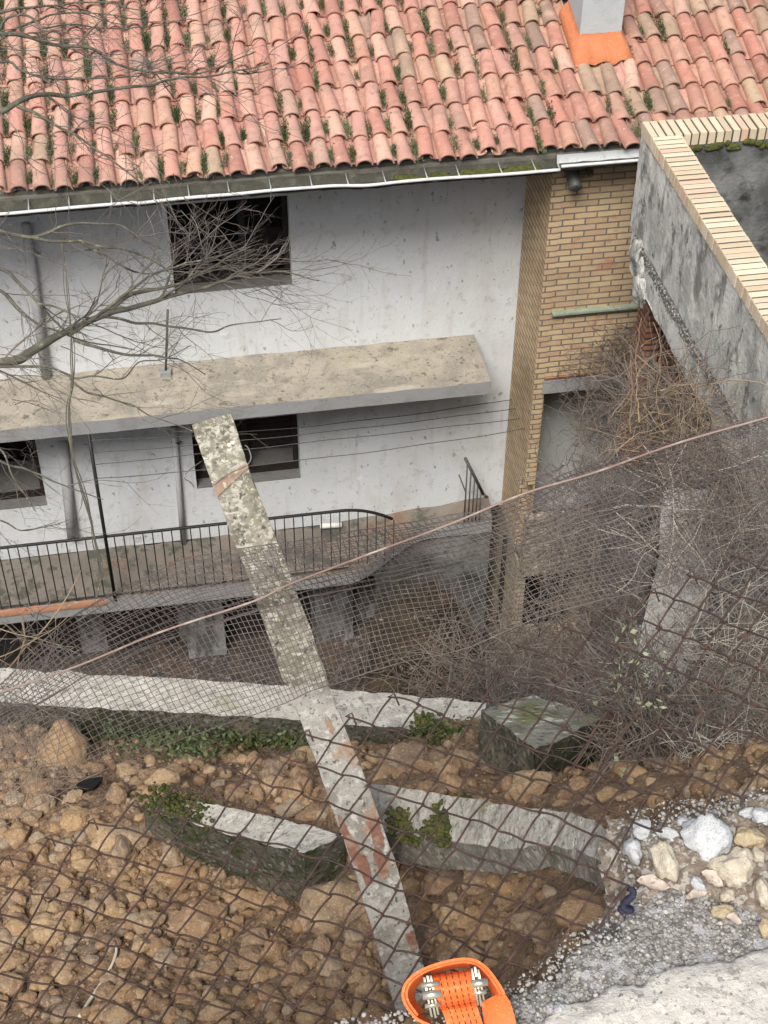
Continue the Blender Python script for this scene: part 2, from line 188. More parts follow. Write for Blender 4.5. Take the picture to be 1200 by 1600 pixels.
M['orange'] = mat('orange_webbing', (0.74, 0.15, 0.035), [('n', 30, 0.48, 0.66, (0.62, 0.12, 0.03)), ('n', 8, 0.52, 0.7, (0.80, 0.22, 0.075, 0.6)), ('n', 60, 0.56, 0.64, (0.45, 0.16, 0.07, 0.6)), ('n', 150, 0.56, 0.64, (0.86, 0.30, 0.12, 0.6))], rough=0.65, bump=0.4, bscale=500)
M['stitch'] = mat('dark_stitching', (0.045, 0.02, 0.012), rough=0.9)
M['zinc'] = mat('yellowish_zinc', (0.56, 0.53, 0.43), [('n', 50, 0.5, 0.7, (0.38, 0.35, 0.27))], rough=0.32, metal=0.85)
M['cord'] = mat('dark_blue_cord', (0.022, 0.022, 0.045), [('n', 120, 0.5, 0.7, (0.05, 0.05, 0.085))], rough=0.8)
M['char'] = mat('black_bark_chunk', (0.02, 0.02, 0.021), [('n', 40, 0.5, 0.7, (0.06, 0.06, 0.06))], bump=1, bscale=60)
M['dry_leaf'] = mat('dry_pink_leaf', (0.40, 0.33, 0.275), [('n', 60, 0.48, 0.6, (0.48, 0.42, 0.36)), ('n', 90, 0.54, 0.62, (0.26, 0.19, 0.145))], rough=0.7)
M['clay'] = mat('reddish_clay', (0.175, 0.10, 0.07), [('n', 12, 0.45, 0.7, (0.12, 0.07, 0.05)), ('n', 50, 0.55, 0.7, (0.24, 0.155, 0.11))], bump=1, bscale=40)
M['pale_wall'] = mat('pale_stained_wall', (0.30, 0.305, 0.315), [('n', 2, 0.44, 0.60, (0.17, 0.17, 0.17)), ('n', 4, 0.50, 0.58, (0.09, 0.088, 0.085, 0.9), (1.5, 1.5, 0.5)), ('n', 20, 0.6, 0.7, (0.14, 0.13, 0.12, 0.8))], bump=0.4, bscale=25)
M['door'] = mat('grey_door', (0.48, 0.49, 0.48), [('n', 3, 0.45, 0.7, (0.40, 0.41, 0.40)), ('n', 25, 0.64, 0.7, (0.13, 0.13, 0.12, 0.8))], rough=0.6)
M['green_paint'] = mat('faded_green', (0.21, 0.27, 0.20), [('n', 9, 0.45, 0.62, (0.32, 0.34, 0.29)), ('n', 30, 0.55, 0.7, (0.16, 0.20, 0.15))], rough=0.7)
M['white_pvc'] = mat('white_pipe', (0.62, 0.62, 0.60), [('n', 10, 0.5, 0.7, (0.45, 0.45, 0.43))], rough=0.5)
M['pipe_grey'] = mat('grey_stained_pipe', (0.42, 0.43, 0.44), [('n', 5, 0.48, 0.68, (0.27, 0.265, 0.255), (2, 2, 0.6))], rough=0.7)
M['stick'] = mat('pale_stick', (0.55, 0.50, 0.40), [('n', 30, 0.5, 0.7, (0.40, 0.34, 0.26))])
M['column'] = mat('pale_concrete_column', (0.62, 0.61, 0.58), [('n', 3, 0.48, 0.66, (0.36, 0.35, 0.325)), ('n', 12, 0.58, 0.7, (0.14, 0.135, 0.115, 0.7), (2, 2, 0.5)), ('n', 40, 0.6, 0.7, (0.44, 0.44, 0.42, 0.7))], bump=0.4, bscale=30)
M['column_dark'] = mat('mossy_concrete_face', (0.105, 0.105, 0.078), [('n', 4, 0.45, 0.66, (0.065, 0.07, 0.045), (2, 2, 0.4)), ('n', 16, 0.55, 0.7, (0.17, 0.165, 0.13))], bump=0.5, bscale=30)

# ------------------------------------------------------------------ mesh collector
class MB:
    def __init__(s): s.V = []; s.Fc = []; s.mi = []; s.col = []; s.n = 0; s.sm = []
    def add(s, verts, faces, mi=0, col=None, smooth=False):
        verts = np.asarray(verts, float); s.V.append(verts)
        o = s.n; s.n += len(verts)
        for f in faces: s.Fc.append([i+o for i in f])
        s.mi += [mi]*len(faces); s.sm += [smooth]*len(faces)
        c = np.ones((len(verts), 4)); 
        if col is not None: c[:, :3] = col
        s.col.append(c)
    def box(s, x0, x1, y0, y1, z0, z1, mi=0, col=None):
        v = [(x, y, z) for z in (z0, z1) for y in (y0, y1) for x in (x0, x1)]
        s.add(v, [(0, 2, 3, 1), (4, 5, 7, 6), (0, 1, 5, 4), (2, 6, 7, 3), (0, 4, 6, 2), (1, 3, 7, 5)], mi, col)
    def hexa(s, top, bot, mi=0, mis=None):
        v = list(top)+list(bot); f = [(0, 1, 2, 3), (7, 6, 5, 4)]+[(i, i+4, (i+1) % 4+4, (i+1) % 4) for i in range(4)]
        if mis is None: s.add(v, f, mi)
        else:
            for ff, m in zip(f, mis):
                s.add([v[i] for i in ff], [(0, 1, 2, 3)], m)
    def tube(s, pts, rad, n=5, mi=0, col=None, cap=True):
        p = np.asarray(pts, float); k = len(p)
        if k < 2: return
        rad = np.full(k, rad) if np.isscalar(rad) else np.asarray(rad, float)
        t = np.gradient(p, axis=0); t /= np.linalg.norm(t, axis=1)[:, None]+1e-12
        d = p[-1]-p[0]; ref = np.array([0.31, 0.17, 0.93]) if abs(d[2]) < 0.8*np.linalg.norm(d) else np.array([0.9, 0.4, 0.1])
        a = np.cross(t, ref); a /= np.linalg.norm(a, axis=1)[:, None]+1e-12; b = np.cross(t, a)
        an = np.arange(n)*2*math.pi/n
        v = (p[:, None, :]+rad[:, None, None]*(a[:, None, :]*np.cos(an)[None, :, None]+b[:, None, :]*np.sin(an)[None, :, None])).reshape(-1, 3)
        f = [(i*n+j, i*n+(j+1) % n, (i+1)*n+(j+1) % n, (i+1)*n+j) for i in range(k-1) for j in range(n)]
        if cap: f += [tuple(range(n))[::-1], tuple((k-1)*n+j for j in range(n))]
        s.add(v, f, mi, col, True)
    def grid(s, pts, mi=0, smooth=True, col=None):
        a, b = pts.shape[:2]
        f = [(i*b+j, i*b+j+1, (i+1)*b+j+1, (i+1)*b+j) for i in range(a-1) for j in range(b-1)]
        s.add(pts.reshape(-1, 3), f, mi, col, smooth)
    def build(s, name, mats, parent=None, uv=False):
        me = bpy.data.meshes.new(name)
        V = np.concatenate(s.V) if s.V else np.zeros((0, 3))
        base = np.zeros(3)
        q = parent
        while q is not None: V = V-np.array(q.location); q = q.parent
        me.from_pydata(V.tolist(), [], s.Fc)
        if not isinstance(mats, (list, tuple)): mats = [mats]
        for m in mats: me.materials.append(m)
        me.polygons.foreach_set('material_index', s.mi); me.polygons.foreach_set('use_smooth', s.sm)
        ca = me.color_attributes.new('Col', 'FLOAT_COLOR', 'POINT'); ca.data.foreach_set('color', np.concatenate(s.col).ravel())
        if uv:
            ul = me.uv_layers.new(name='UVMap')
            for p in me.polygons:
                n = p.normal
                for li in p.loop_indices:
                    c = me.vertices[me.loops[li].vertex_index].co
                    if abs(n.x) > abs(n.y) and abs(n.x) > abs(n.z): ul.data[li].uv = (c.y, c.z)
                    elif abs(n.y) >= abs(n.z): ul.data[li].uv = (c.x, c.z)
                    else: ul.data[li].uv = (c.x, c.y)
        me.update()
        o = bpy.data.objects.new(name, me); C.objects.link(o)
        if parent is not None: o.parent = parent
        return o
def link_empty(name, loc=(0, 0, 0)):
    o = bpy.data.objects.new(name, None); o.empty_display_size = 0.1; C.objects.link(o); o.location = tuple(loc)
    o.matrix_world = Matrix.Translation(Vector(tuple(float(q) for q in loc)))
    return o
def tag(o, label=None, cat=None, group=None, kind=None):
    if label: o['label'] = label
    if cat: o['category'] = cat
    if group: o['group'] = group
    if kind: o['kind'] = kind
    return o
def thing(name, label, cat, loc=(0, 0, 0), group=None): return tag(link_empty(name, loc), label, cat, group)
def cat_rom(pts, n=6):
    p = np.asarray(pts, float); q = np.vstack([2*p[0]-p[1], p, 2*p[-1]-p[-2]]); out = []
    for i in range(1, len(q)-2):
        for t in np.linspace(0, 1, n, endpoint=False):
            out.append(0.5*((2*q[i])+(-q[i-1]+q[i+1])*t+(2*q[i-1]-5*q[i]+4*q[i+1]-q[i+2])*t*t+(-q[i-1]+3*q[i]-3*q[i+1]+q[i+2])*t**3))
    out.append(q[-2]); return np.array(out)
def icos(sub):
    import bmesh
    bm = bmesh.new(); bmesh.ops.create_icosphere(bm, subdivisions=sub, radius=1)
    v = np.array([x.co[:] for x in bm.verts]); f = [tuple(q.index for q in x.verts) for x in bm.faces]; bm.free(); return v, f
ICO = {k: icos(k) for k in (1, 2, 3, 4)}
def rock_verts(sub, seed, rough=0.25, cuts=5):
    v, f = ICO[sub]; v = v.copy(); r = random.Random(seed)
    for _ in range(cuts):
        n = np.array([r.gauss(0, 1) for _ in range(3)]); n /= np.linalg.norm(n); d = r.uniform(0.62, 0.9)
        e = v@n-d; v -= np.where(e > 0, e, 0)[:, None]*n*0.85
    o = seed*13.7
    for i in range(len(v)):
        k = 1+rough*fbm(v[i][0]+o, v[i][1], v[i][2], 1.3, 3)*0.6
        v[i] *= k
    return v, f

# ================================================================== SETTING
# road edge outline in the photo (upper side broken edge of the road, towards the slope)
RZ = -1.75
edge_px = [(480, 1640), (545, 1603), (600, 1594), (690, 1592), (745, 1578), (795, 1552), (835, 1530), (868, 1502), (888, 1468), (925, 1455), (950, 1446), (978, 1420), (1003, 1392), (985, 1350), (975, 1310), (985, 1285), (1040, 1266), (1110, 1256), (1200, 1238), (1290, 1225), (1400, 1210)]
edge = np.array([atZ(x, y, RZ)[:2] for x, y in edge_px])
road_poly = np.vstack([edge, [[2.6, 1.2], [2.6, -1.0], [-2.2, -1.0], [-2.2, 0.72], [-0.4, 0.86]]])
def poly_sd(pts, poly):
    """signed distance (positive inside) of many points to a polygon"""
    n = len(poly); d = np.full(len(pts), 1e9); ins = np.zeros(len(pts), bool)
    for i in range(n):
        a, b = poly[i], poly[(i+1) % n]; e = b-a; wv = pts-a
        t = np.clip((wv@e)/(e@e), 0, 1); d = np.minimum(d, np.linalg.norm(wv-t[:, None]*e, axis=1))
        c = (a[1] > pts[:, 1]) != (b[1] > pts[:, 1])
        xi = a[0]+(pts[:, 1]-a[1])*(e[0])/(e[1] if abs(e[1]) > 1e-12 else 1e-12)
        ins ^= c & (pts[:, 0] < xi)
    return np.where(ins, d, -d)
# soil: control points (photo pixel, height)
ctl = [(-300, 1110, -3.47), (-100, 1110, -3.46), (0, 1150, -3.44), (200, 1170, -3.43), (400, 1165, -3.42), (600, 1188, -3.34), (760, 1200, -3.12), (900, 1205, -2.86), (1050, 1190, -2.55), (1200, 1180, -2.28), (1400, 1180, -2.0),
       (-300, 1300, -3.3), (0, 1300, -3.2), (200, 1265, -3.02), (420, 1240, -2.95), (560, 1240, -2.8), (650, 1240, -2.62), (800, 1255, -2.28), (950, 1283, -1.98), (1100, 1244, -2.02), (1200, 1226, -1.93), (1400, 1200, -1.85),
       (300, 1375, -3.02), (500, 1395, -2.95), (0, 1450, -3.05), (250, 1450, -2.98), (500, 1450, -2.88), (700, 1400, -2.72), (850, 1420, -2.50), (930, 1430, -2.30), (760, 1345, -2.62),
       (-300, 1600, -3.05), (0, 1600, -2.95), (250, 1600, -2.82), (500, 1590, -2.72), (650, 1560, -2.68), (800, 1520, -2.36), (900, 1500, -2.2)]
cp = np.array([atZ(*c) for c in ctl]); cp = np.vstack([cp, [[-2.5, 0.9, -2.7], [-0.8, 0.9, -2.5], [0.2, 0.6, -2.4], [1.2, 0.7, -2.1], [2.4, 0.8, -2.0], [0, 3.25, -3.5], [-1.5, 3.5, -3.55], [1.6, 2.6, -2.9], [2.6, 2.4, -2.5]]])
kd = np.sqrt(((cp[:, None, :2]-cp[None, :, :2])**2).sum(2)+0.01)
rbf = np.linalg.solve(np.block([[kd+np.eye(len(cp))*-0.03, np.ones((len(cp), 1))], [np.ones((1, len(cp))), np.zeros((1, 1))]]), np.append(cp[:, 2], 0))
def soil_np(xy): return np.sqrt(((xy[:, None, :]-cp[None, :, :2])**2).sum(2)+0.01)@rbf[:-1]+rbf[-1]
W0, W1 = np.array([-0.59, 3.11]), np.array([0.82, 2.73]); WD = (W1-W0)/np.linalg.norm(W1-W0); WN = np.array([-WD[1], WD[0]])   # rear edge of the retaining wall
W2, W3 = atZ(985, 1135, -2.75)[:2], atZ(1260, 1150, -2.32)[:2]; VD = (W3-W2)/np.linalg.norm(W3-W2); VN = np.array([-VD[1], VD[0]])
def wall_drop(xy): return -2.8*np.clip(np.maximum((xy-W0)@WN+0.07, ((xy-W2)@VN)*np.clip(((xy-W2)@VD+0.5)/0.4, 0, 1)), 0, 0.65)
def soil_noise(x, y): return 0.030*fbm(x, y, 0.3, 4.0, 3)+0.020*abs(fbm(x, y, 5.0, 15.0, 3))+0.010*abs(fbm(x, y, 9.0, 42.0, 2))+0.004*noise.noise(Vector((x*95, y*95, 2)))
def soil(x, y): return float((soil_np(np.array([[x, y]]))+wall_drop(np.array([[x, y]])))[0])+soil_noise(x, y)
def hit(px, py):
    a = ray(px, py); lo, hi = 1.2, 6.0
    for t in np.arange(1.5, 6.0, 0.05):
        q = a*t
        if q[2] < soil(q[0], q[1]): lo, hi = t-0.05, t; break
    for _ in range(8):
        t = (lo+hi)/2; q = a*t
        if q[2] < soil(q[0], q[1]): hi = t
        else: lo = t
    return a*hi
gx = np.arange(-2.3, 2.2, 0.0085); gy = np.arange(0.75, 3.3, 0.0085)
X, Y = np.meshgrid(gx, gy, indexing='ij'); xy = np.stack([X.ravel(), Y.ravel()], 1)
Z = np.concatenate([soil_np(xy[i:i+20000]) for i in range(0, len(xy), 20000)])
Z += wall_drop(xy)+np.array([soil_noise(a, b) for a, b in xy])
mb = MB(); mb.grid(np.stack([X, Y, Z.reshape(X.shape)], 2)); tag(mb.build('soil_slope', M['soil']), kind='structure')

# road: exposed aggregate with a broken outer edge (drops sharply outside the outline), smoother paving nearer the camera
def road_sheet(name, poly, x0, x1, y0, y1, z, step, wob, m, top_noise, drop=0.30):
    gx = np.arange(x0, x1, step); gy = np.arange(y0, y1, step); X, Y = np.meshgrid(gx, gy, indexing='ij'); xy = np.stack([X.ravel(), Y.ravel()], 1)
    nn = np.array([wob*(fbm(a, b, 2.2, 14.0, 3)) for a, b in xy]); sdv = poly_sd(xy, poly)+nn
    tn = np.array([top_noise(a, b) for a, b in xy])
    zz = z+tn-drop*np.clip((0.004-sdv)/0.018, 0, 1)**0.8-0.012*np.clip((0.03-sdv)/0.03, 0, 1)
    keep = (sdv > -0.035).reshape(X.shape); pts = np.stack([X, Y, zz.reshape(X.shape)], 2)
    b = X.shape[1]; f = [(i*b+j, (i+1)*b+j, (i+1)*b+j+1, i*b+j+1) for i in range(X.shape[0]-1) for j in range(b-1) if keep[i, j] and keep[i+1, j] and keep[i, j+1] and keep[i+1, j+1]]
    used = sorted({q for t in f for q in t}); mp = {q: i for i, q in enumerate(used)}
    mbb = MB(); mbb.add(pts.reshape(-1, 3)[used], [tuple(mp[q] for q in t) for t in f], 0, None, True)
    return tag(mbb.build(name, m), kind='structure')
road_sheet('road', road_poly, -0.6, 1.8, 0.55, 1.55, RZ, 0.0058, 0.016, M['road'], lambda a, b: 0.004*fbm(a, b, 0, 60, 2)+0.010*fbm(a, b, 4, 7, 2))
vg_px = [(984, 1350), (975, 1312), (985, 1288), (1040, 1270), (1110, 1260), (1200, 1242), (1400, 1215), (1400, 1440), (1200, 1462), (1150, 1440), (1110, 1425), (1060, 1405), (1010, 1402), (996, 1385)]
road_sheet('road_verge', np.array([atZ(x, y, RZ)[:2] for x, y in vg_px]), 0.4, 1.8, 0.8, 1.5, RZ+0.005, 0.0058, 0.030, M['verge'], lambda a, b: 0.006*fbm(a, b, 0, 60, 3)+0.010*fbm(a, b, 4, 7, 2), 0.03)
sm_px = [(470, 1640), (520, 1606), (560, 1599), (640, 1597), (690, 1597), (760, 1640), (812, 1612), (850, 1580), (872, 1556), (905, 1552), (950, 1536), (1000, 1530), (1018, 1512), (1068, 1504), (1090, 1494), (1140, 1488), (1160, 1476), (1230, 1466), (1400, 1440)]
sm_poly = np.vstack([np.array([atZ(x, y, RZ+0.02)[:2] for x, y in sm_px]), [[2.6, 1.0], [2.6, -1.0], [-2.2, -1.0], [-2.2, 0.62], [-0.4, 0.80]]])
road_sheet('road_paving', sm_poly, -0.6, 1.8, 0.55, 1.2, RZ+0.020, 0.0058, 0.010, M['road_smooth'], lambda a, b: 0.0028*fbm(a, b, 0, 70, 2)+0.004*fbm(a, b, 4, 6, 2), 0.05)
mb = MB(); mb.box(-6, 6, -3, 0.56, RZ-0.6, RZ); tag(mb.build('road_bed', M['road_smooth']), kind='structure')

# hillside below the retaining wall and the courtyard at its foot
gx = np.arange(-9, 11, 0.2); gy = np.arange(2.2, 13.0, 0.2); X, Y = np.meshgrid(gx, gy, indexing='ij')
prof_y = [3.0, 3.4, 5, 7, 9, 10.6, 11.6, 13]; prof_z = [-4.15, -4.6, -7.0, -10.3, -13.0, -14.5, -14.9, -14.9]
Z = np.interp(Y, prof_y, prof_z)
Z = Z+np.array([0.18*fbm(a, b, 3, 0.7, 4) for a, b in zip(X.ravel(), Y.ravel())]).reshape(X.shape)*np.clip((12.2-Y)/1.5, 0.1, 1)
mb = MB(); mb.grid(np.stack([X, Y, Z], 2)); tag(mb.build('hillside', M['hill_soil']), kind='structure')
gx = np.arange(-9, 11, 0.12); gy = np.arange(11.0, 16.2, 0.12); X, Y = np.meshgrid(gx, gy, indexing='ij')
Z = -14.86+np.array([0.05*fbm(a, b, 3, 1.6, 3) for a, b in zip(X.ravel(), Y.ravel())]).reshape(X.shape)
mb = MB(); mb.grid(np.stack([X, Y, Z], 2)); tag(mb.build('courtyard_ground', M['yard']), kind='structure')
mb = MB(); mb.box(-300, 300, -300, 300, -17.2, -17.0); tag(mb.build('ground', M['hill_soil']), kind='structure')

# ================================================================== HOUSE
H = thing('house', 'two storey white rendered house with red clay tile roof and yellow brick annex', 'house', (0, 13.5, -14.9))
WY = 13.5
def wall_with_holes(mb, x0, x1, z0, z1, y, th, holes, mi=0):
    xs = sorted({x0, x1, *[h[0] for h in holes], *[h[1] for h in holes]}); zs = sorted({z0, z1, *[h[2] for h in holes], *[h[3] for h in holes]})
    xs = [x for x in xs if x0 <= x <= x1]
    for i in range(len(xs)-1):
        cx = (xs[i]+xs[i+1])/2; run = None
        for j in range(len(zs)-1):
            cz = (zs[j]+zs[j+1])/2; inside = any(h[0] < cx < h[1] and h[2] < cz < h[3] for h in holes)
            if not inside: run = (run[0] if run else zs[j], zs[j+1])
            if (inside or j == len(zs)-2) and run: mb.box(xs[i], xs[i+1], y, y+th, run[0], run[1], mi); run = None
WIN = [(0.11, 1.355, -8.98, -7.90), (0.13, 1.36, -11.71, -10.74), (-2.9, -1.61, -11.72, -10.72), (-3.1, -1.86, -8.98, -7.92)]
mb = MB(); wall_with_holes(mb, -5.0, 3.85, -12.5, -7.02, WY, 0.25, WIN); H_wall = mb.build('wall', M['render'], H)
mb = MB(); mb.box(-5.0, 3.85, WY+0.26, WY+0.30, -12.4, -7.1); 
mb.box(-5.0, 8.0, 17.0, 17.2, -14.9, -6.3); mb.box(-5.0, -4.8, 13.76, 17.0, -14.9, -7.02); mb.box(7.8, 8.0, 12.9, 17.0, -14.9, -7.05)
mb.V = mb.V[1:]; mb.Fc = [[i-8 for i in f] for f in mb.Fc[6:]]; mb.mi = mb.mi[6:]; mb.sm = mb.sm[6:]; mb.col = mb.col[1:]; mb.n -= 8
mb.build('rear_wall', M['render'], H)
# windows
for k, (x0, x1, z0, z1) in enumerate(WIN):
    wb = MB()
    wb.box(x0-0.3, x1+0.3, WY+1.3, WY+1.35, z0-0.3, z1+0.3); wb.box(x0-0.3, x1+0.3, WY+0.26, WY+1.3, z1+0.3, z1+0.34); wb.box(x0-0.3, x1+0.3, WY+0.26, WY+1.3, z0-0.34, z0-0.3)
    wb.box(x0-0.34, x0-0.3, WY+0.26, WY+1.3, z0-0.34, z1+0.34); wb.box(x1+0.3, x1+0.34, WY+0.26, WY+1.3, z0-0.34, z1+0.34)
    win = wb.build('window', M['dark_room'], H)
    fb = MB(); y0, y1 = WY+0.16, WY+0.22
    fb.box(x0, x0+0.06, y0, y1, z0+0.02, z1); fb.box(x1-0.06, x1, y0, y1, z0+0.02, z1); fb.box(x0+0.06, x1-0.06, y0, y1, z1-0.06, z1)
    fb.box(x0+0.06, x1-0.06, y0, y1, z0+0.02, z0+0.08)
    if k == 0:
        fb.box(x0+0.72, x0+0.79, y0, y1, z0+0.08, z1-0.06); fb.box(x0+0.06, x0+0.72, y0, y1, z0+0.42, z0+0.46)
        fb.box(x0+0.79, x1-0.06, y0+0.2, y1+0.2, z0+0.1, z0+0.5)
    elif k != 2: fb.box((x0+x1)/2-0.03, (x0+x1)/2+0.03, y0, y1, z0+0.08, z1-0.06)
    fb.build('frame', M['old_wood'], win)
    sb = MB(); sb.box(x0, x1, WY+0.004, WY+0.16, z0, z0+0.018); sb.box(x0, x1, WY+0.23, WY+0.75, z0+0.06, z0+0.10) if k in (1, 2) else None
    sb.build('sill', M['sill'], win)
    if k in (1,): # blind
        bb = MB()
        for q in range(9): bb.box(x0+0.06, x1-0.06, WY+0.235, WY+0.245, z0+0.36+q*0.066, z0+0.36+q*0.066+0.058)
        bb.build('blind', M['old_wood'], win)
# canopy slab between the storeys
mb = MB(); n = 90
xs = np.linspace(-5.0, 3.375, n); top = []
for i, x in enumerate(xs):
    row = []
    for y in np.linspace(12.61, WY-0.002, 10): row.append((x, y+(0.012*fbm(x, y, 2, 9, 2) if y > 13.4 else 0.006*fbm(x, y, 2, 8, 2) if y < 12.62 else 0), -9.855+0.012*fbm(x, y, 0, 3, 3)))
    top.append(row)
top = np.array(top); mb.grid(top, 0)
fr = top[:, 0]; bot = fr.copy(); bot[:, 2] = -10.02; mb.grid(np.stack([bot, fr], 1), 1)
rt = top[-1]; rb = rt.copy(); rb[:, 2] = -10.02; mb.grid(np.stack([rt, rb], 1), 1)
bk = bot.copy(); bk[:, 1] = WY-0.002; mb.grid(np.stack([bk, bot], 1), 1)
canopy = mb.build('canopy_slab', [M['slab_top'], M['slab_edge']], H)
# roof tiles
K = math.tan(math.radians(16)); ca_, sa_ = math.cos(math.radians(16)), math.sin(math.radians(16))
EY, EZ = 12.38, -7.03; PIT = 0.197; EXPO = 0.345
def roof_pt(x, s, h): return np.array([x, EY+s*ca_-h*sa_, EZ+s*sa_+h*ca_])
roof = MB(); NS = 8
rt_ = random.Random(3)
pinks = [(0.44, 0.215, 0.165), (0.49, 0.265, 0.205), (0.41, 0.185, 0.14), (0.51, 0.31, 0.235), (0.39, 0.165, 0.125), (0.47, 0.27, 0.19), (0.46, 0.235, 0.19), (0.44, 0.21, 0.155)]
browns = [(0.39, 0.15, 0.105), (0.35, 0.14, 0.10), (0.31, 0.16, 0.12), (0.39, 0.20, 0.14), (0.30, 0.215, 0.145), (0.25, 0.16, 0.125), (0.43, 0.21, 0.14), (0.37, 0.265, 0.17), (0.42, 0.18, 0.13)]
def tile_col(x):
    right = min(1, max(0, (x-2.0)/2.6))
    c = np.array(rt_.choice(browns if rt_.random() < right*0.85+0.06 else pinks))*0.84+np.array([0.47, 0.35, 0.29])*0.16; return c*rt_.uniform(0.85, 1.14)
CH = (4.32, 4.745, 13.65, 14.15)      # chimney footprint
def canal(x, s, flip, L=0.43):
    """one half-round clay tile, wide end down the slope for covers"""
    dx = rt_.gauss(0, 0.006); tw = rt_.gauss(0, 0.012); lift = rt_.uniform(0, 0.010)
    r0, r1 = (0.084, 0.066) if not flip else (0.070, 0.088)
    vin, vout = [], []
    ring = []
    for k, (ss, rr, hh) in enumerate(((s, r0, lift+0.016), (s+L*0.5, (r0+r1)/2, lift*0.6+0.006), (s+L, r1, -0.004))):
        for j in range(NS+1):
            a = math.pi*j/NS
            for t in (0.0, 0.014):
                R_ = rr-t
                if not flip: ring.append(roof_pt(x+dx+tw*(ss-s)/L*2-R_*math.cos(a), ss, hh+0.028+R_*math.sin(a)*0.88))
                else: ring.append(roof_pt(x+dx-R_*math.cos(a), ss, 0.052-R_*math.sin(a)*0.62+hh*0.6))
    f = []; w2 = 2*(NS+1)
    for k in range(2):
        for j in range(NS):
            o = k*w2+2*j; f.append((o, o+2, o+w2+2, o+w2)); f.append((o+1, o+w2+1, o+w2+3, o+3))
    for j in range(NS): o = 2*j; f.append((o, o+1, o+3, o+2))
    for k in range(2): o = k*w2; f.append((o, o+w2, o+w2+1, o+1)); o += 2*NS; f.append((o, o+1, o+w2+1, o+w2))
    if flip: f = [q[::-1] for q in f]
    c = tile_col(x)
    if flip: c = c*0.92
    roof.add(ring, f, 0, c, False)
NROW = 13; ncol0, ncol1 = -38, 25
for i in range(ncol0, ncol1):
    xc = 2.95+PIT*i; off = rt_.gauss(0, 0.022)
    for r in range(NROW):
        y = EY+(r*EXPO+0.2)*ca_
        if CH[0]-0.02 < xc < CH[1]+0.02 and CH[2]-0.22 < y < CH[3]+0.1: continue
        canal(xc, r*EXPO+off+rt_.gauss(0, 0.010), False)
    for r in range(NROW):
        y = EY+(r*EXPO+0.2)*ca_; xp = xc+PIT/2
        if CH[0]+0.02 < xp < CH[1]-0.02 and CH[2]-0.1 < y < CH[3]+0.1: continue
        canal(xp, r*EXPO+rt_.gauss(0, 0.012)+0.03, True)
ro = roof.build('roof', M['tile'], H)
for p in ro.data.polygons: p.use_smooth = True
try: ro.data.set_sharp_from_angle(angle=math.radians(40))
except Exception: pass
# roof deck, rear slope and soffit
mb = MB()
a = [roof_pt(x, s, -0.012) for s in (0.06, NROW*EXPO) for x in (-4.9, 8.0)]; b_ = [roof_pt(x, s, -0.06) for s in (0.06, NROW*EXPO) for x in (-4.9, 8.0)]
mb.hexa([a[0], a[1], a[3], a[2]], [b_[0], b_[1], b_[3], b_[2]])
rz = EZ+NROW*EXPO*sa_; ry = EY+NROW*EXPO*ca_
mb.hexa([(-4.9, ry+0.01, rz), (8, ry+0.01, rz), (8, ry+2.5, rz-0.8), (-4.9, ry+2.5, rz-0.8)], [(-4.9, ry+0.01, rz-0.06), (8, ry+0.01, rz-0.06), (8, ry+2.5, rz-0.86), (-4.9, ry+2.5, rz-0.86)])
mb.box(-4.9, 3.845, 12.42, WY+0.24, -7.10, -7.06); mb.box(3.85, 8.0, 12.42, 12.9, -7.10, -7.06)
mb.build('roof_deck', M['soffit'], H)
# chimney
mb = MB(); mb.box(CH[0], CH[1], CH[2], CH[3], -6.75, -4.9); ch = mb.build('chimney', M['chimney'], H); 
mb = MB(); mb.box(CH[0]-0.06, CH[1]+0.06, CH[2]-0.06, CH[3]+0.06, -4.898, -4.80); mb.build('chimney_cap', M['slab_edge'], ch)
# mortar flashing: a sheet that climbs on the chimney foot and runs over the tiles
mb = MB(); rows = []
cx0, cx1, cy0, cy1 = CH
ringpts = [(cx0, cy1), (cx0, (cy0+cy1)/2), (cx0, cy0), ((cx0*2+cx1)/3, cy0), ((cx0+2*cx1)/3, cy0), (cx1, cy0), (cx1, (cy0+cy1)/2), (cx1, cy1)]
fine = []
for i in range(len(ringpts)-1):
    for t in np.linspace(0, 1, 10, endpoint=False): fine.append(np.array(ringpts[i])*(1-t)+np.array(ringpts[i+1])*t)
fine.append(np.array(ringpts[-1]))
cen = np.array([(cx0+cx1)/2, (cy0+cy1)/2])
def roof_h(y): return EZ+(y-EY)*K
for q, (u, hgt) in enumerate(((0.0, 0.21), (0.02, 0.19), (0.3, 0.155), (0.65, 0.125), (0.92, 0.10), (1.0, 0.045))):
    row = []
    for x, y in fine:
        d = np.array([0.0, 0.0])
        if y <= cy0+1e-6: d[1] = -0.23
        if x <= cx0+1e-6: d[0] = -0.085
        if x >= cx1-1e-6: d[0] = 0.07
        nx_, ny_ = x+d[0]*u, y+d[1]*u*(1+0.12*nz(x, y, 1, 9))
        wave = 0.035*abs(math.cos((nx_-2.95)/PIT*math.pi))*u
        row.append((nx_, ny_, roof_h(ny_)+hgt+wave+0.006*nz(nx_, ny_, 3, 25)))
    rows.append(row)
mb.grid(np.array(rows)); mb.build('mortar_flashing', M['mortar_orange'], ch)
